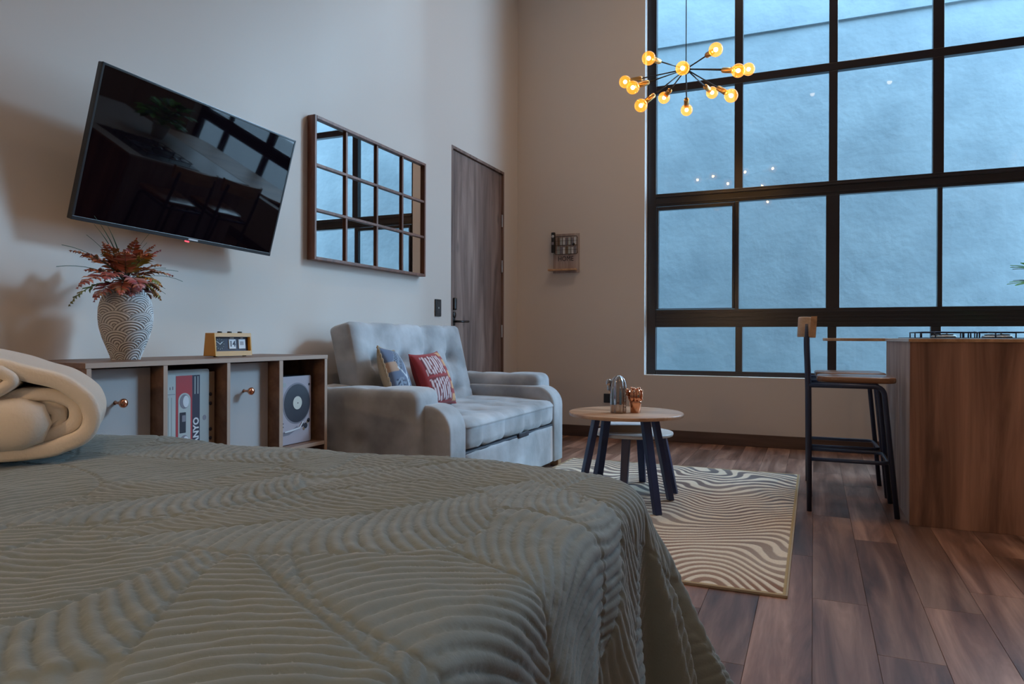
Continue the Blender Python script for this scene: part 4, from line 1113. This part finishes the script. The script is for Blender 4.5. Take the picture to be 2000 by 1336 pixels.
# potted plant just right of the frame, leaf tips reach into the picture
pl = empty('potted_plant', (1.30, 4.60, ZC), label='leafy green potted plant at the right edge of the countertop', cat='plant')
MB().lathe([(.001, 0), (.055, 0), (.075, .11), (.078, .13), (.070, .13), (.066, .115), (.001, .115)], 32).build('pot', M['terracotta'], pl)
rs = random.Random(4)
for k in range(30):
    az = k * 2.4 + .2; el = rs.uniform(.5, 1.35); L_ = rs.uniform(.20, .36)
    if k == 0: az, el, L_ = PI + .12, 1.12, .46
    if k == 1: az, el, L_ = PI - .1, .95, .40
    b = MB(); P = []; p = Vector((0, 0, .12)); e = el
    for i in range(7): P.append(p.copy()); p = p + Vector((math.cos(e) * math.cos(az), math.cos(e) * math.sin(az), math.sin(e))) * L_ * .6 / 6; e -= .07
    b.tube(P, .0022, 6, r1=.0012)
    q = P[-1]
    st_ = b.build('stem', M['greenleaf'], pl)
    for lf in range(5):
        la = az + (lf - 2) * .42; le = e - .15 + .1 * (lf % 2); dr = Vector((math.cos(le) * math.cos(la), math.cos(le) * math.sin(la), math.sin(le)))
        sd = dr.cross(Vector((0, 0, 1))).normalized(); nn = sd.cross(dr); ll = L_ * .42; bb = MB(); vs = []; fs = []
        for i in range(6):
            t = i / 5; wv = .030 * math.sin(PI * (t * .92 + .04)) ** .8; pc = q + dr * ll * t - Vector((0, 0, 1)) * ll * .25 * t * t
            vs += [pc + sd * wv + nn * .003, pc, pc - sd * wv + nn * .003]
            if i: a = 3 * i; fs += [(a - 3, a, a + 1, a - 2), (a - 2, a + 1, a + 2, a - 1)]
        bb.add(vs, fs, 0, True).build('leaf', M['greenleaf' if (k + lf) % 4 else 'darkleaf'], st_)

# ------------------------------------------------------------------ bar stools
def bez(P, n=7, r=.05):
    """polyline with rounded corners"""
    P = [Vector(p) for p in P]; out = [P[0]]
    for a, b_, c in zip(P, P[1:], P[2:]):
        d1 = (a - b_); d2 = (c - b_); k = min(r, d1.length * .49, d2.length * .49)
        s, e = b_ + d1.normalized() * k, b_ + d2.normalized() * k
        for i in range(n + 1):
            t = i / n; out.append(s * (1 - t) ** 2 + b_ * 2 * t * (1 - t) + e * t * t)
    out.append(P[-1]); return out
def bar_stool(label):
    t = empty('bar_stool', (0, 0, 0), label=label, cat='bar stool')
    w_ = .175
    # seat: rounded shield, slightly dished
    pts = rrect(.012, .375, -.185, .185, .07, 7)
    pts = [(p[0], p[1] * (0.82 + .5 * (p[0] - .0))) for p in pts]
    MB().prism(pts, .655, .685, bev=.010, seg=3, smooth=True).build('seat', M['seat_wood'], t)
    r = .0125
    for s in (-1, 1):
        y = s * w_
        MB().tube(bez([(-.020, y, 0), (-.024, y, .60), (-.034, y * .98, .86), (-.030, y * .92, .95)], r=.08), r, 12).build('back_leg', M['stool_metal'], t)
        MB().tube(bez([(-.024, y, .640), (.315, y * .95, .640), (.375, y, 0)], r=.045), r, 12).build('front_leg', M['stool_metal'], t)
    MB().tube(bez([(-.022, -w_, .265), (.337, -w_ * .98, .265), (.337, w_ * .98, .265), (-.022, w_, .265)], r=.05), .0095, 10).build('foot_rail', M['stool_metal'], t)
    MB().tube([(-.024, -w_, .640), (-.024, w_, .640)], .010, 10).build('cross_tube', M['stool_metal'], t)
    # curved backrest board
    N = 16; vs = []; fs = []
    for i in range(N + 1):
        a = -1 + 2 * i / N; y = a * .20; x = -.074 + .068 * a * a
        for dx, z in ((-.010, .885), (.010, .885), (.010, .985), (-.010, .985)):
            vs.append((x + dx + (.006 if z > .9 else 0), y * (1 if z > .9 else .97), z + (.006 if z > .9 else 0) * (1 - a * a)))
        if i:
            q = 4 * i
            for k in range(4): fs.append((q - 4 + k, q - 4 + (k + 1) % 4, q + (k + 1) % 4, q + k))
    fs.append((0, 1, 2, 3)); fs.append((4 * N + 3, 4 * N + 2, 4 * N + 1, 4 * N))
    o = MB().add(vs, fs, 0, True).build('backrest', M['light_wood'], t)
    md = o.modifiers.new('bevel', 'BEVEL'); md.width = .004; md.segments = 3; md.angle_limit = math.radians(40)
    return t
s1 = bar_stool('nearer wooden bar stool with curved backrest beside the island')
s1.location = (0, 4.07, 0)
s2 = copy_tree(s1); s2.location = (-.008, 4.54, 0); s2.rotation_euler = (0, 0, math.radians(2))
s2['label'] = 'farther bar stool mostly hidden behind the nearer stool'

# ------------------------------------------------------------------ chandelier
HUB = Vector((-.746, 4.511, 2.569))
ch = empty('chandelier', HUB, label='sputnik chandelier with twelve glowing amber globe bulbs', cat='chandelier')
MB().sphere((0, 0, 0), .032, sub=3, sc3=(1, 1, 1)).build('hub', M['black'], ch)
MB().tube([(0, 0, .02), (0, 0, HC - HUB.z - .02)], .003, 8).build('cord', M['black'], ch)
MB().lathe([(.001, 0), (.06, 0), (.055, .025), (.001, .025)], 24, T=Matrix.Translation((0, 0, HC - HUB.z - .0255))).build('canopy', M['black'], ch)
bulbs = [(-.900, 4.133, 2.523), (-.522, 4.169, 2.528), (-.702, 4.126, 2.433), (-.412, 4.310, 2.441), (-.388, 4.711, 2.586), (-1.151, 4.571, 2.565),
         (-1.024, 4.257, 2.408), (-.984, 4.303, 2.307), (-.952, 4.862, 2.525), (-.804, 4.892, 2.432), (-.637, 4.904, 2.532), (-.457, 4.363, 2.317)]
Zc = Vector((0, 0, 1))
# bulb heights are solved in the camera's level frame
for bp_ in bulbs:
    v = Vector(bp_) - HUB; L_ = v.length; dn = v.normalized()
    R_ = dn.to_track_quat('Z', 'Y').to_matrix().to_4x4()
    MB().tube([dn * .02, dn * (L_ - .09)], .0042, 8).build('arm', M['black'], ch)
    sk = MB().lathe([(.001, L_ - .118), (.013, L_ - .118), (.0165, L_ - .110), (.0165, L_ - .042), (.013, L_ - .036), (.001, L_ - .036)], 18, T=R_).build('socket', M['brass'], ch)
    prof = [(.011, L_ - .044)] + [(.040 * math.sin(a), L_ - .040 * math.cos(a)) for a in [PI * k / 14 for k in range(2, 14)]] + [(.001, L_ + .040)]
    gb = MB().lathe(prof, 24, T=R_).build('bulb', M['bulbglass'], ch, label='clear amber globe bulb')
    MB().sphere(dn * L_, .0125, sub=2).build('filament', M['filament'], gb)

# ------------------------------------------------------------------ unseen floor lamp, added behind the camera to warm the blanket
fl = empty('added_lamp', (-1.35, -1.15, 0), label='added floor lamp with a fabric shade, out of view behind the bed', cat='lamp')
MB().lathe([(.001, 0), (.13, 0), (.13, .015), (.001, .02)], 32).build('base', M['black'], fl)
MB().tube([(0, 0, .015), (0, 0, 1.30)], .010, 12).build('pole', M['black'], fl)
MB().lathe([(.19, 1.24), (.13, 1.46), (.128, 1.46), (.188, 1.24)], 40).build('lamp_shade', M['beige_cloth'], fl)
MB().sphere((0, 0, 1.40), .03).build('bulb', M['reveal'], fl)
ld = bpy.data.lights.new('added_lamp_light', 'POINT'); ld.energy = 100; ld.color = (1.0, .64, .36); ld.shadow_soft_size = .03
lo = bpy.data.objects.new('added_lamp_light', ld); COL.objects.link(lo); lo.parent = fl; lo.location = (0, 0, 1.25)

# ------------------------------------------------------------------ ceiling downlights: reflected ones, plus extras added to light back wall and bed
for i, (x, y, pw_) in enumerate([(-1.18, -2.54, .6), (-1.22, -5.8, .7), (3.4, -5.6, 1), (1.15, -1.08, .9), (-.04, -1.23, .8), (-.9, .9, 1.1), (1.0, 2.6, .5), (2.6, .4, .4), (2.4, 3.4, .8), (-.9, 4.3, 1.3), (.6, 4.9, 1.3)]):
    dl = empty('ceiling_downlight', (x, y, HC - .001), label='round recessed ceiling downlight, from a set partly added for fill', cat='ceiling light', group='ceiling downlights')
    MB().lathe([(.040, -.004), (.062, -.004), (.062, 0), (.040, 0)], 24).build('trim_ring', M['reveal'], dl)
    MB().lathe([(.001, -.002), (.040, -.002), (.040, -.0005), (.001, -.0005)], 20).build('diffuser', M['lampdisc'], dl)
    ld = bpy.data.lights.new('downlight_lamp', 'SPOT'); ld.energy = DOWN_W * pw_; ld.color = WARM; ld.spot_size = math.radians(150 if y > 4 or y < -1 else 90); ld.spot_blend = .9; ld.shadow_soft_size = .04
    lo = bpy.data.objects.new('downlight_lamp', ld); COL.objects.link(lo); lo.parent = dl; lo.location = (0, 0, -.02)
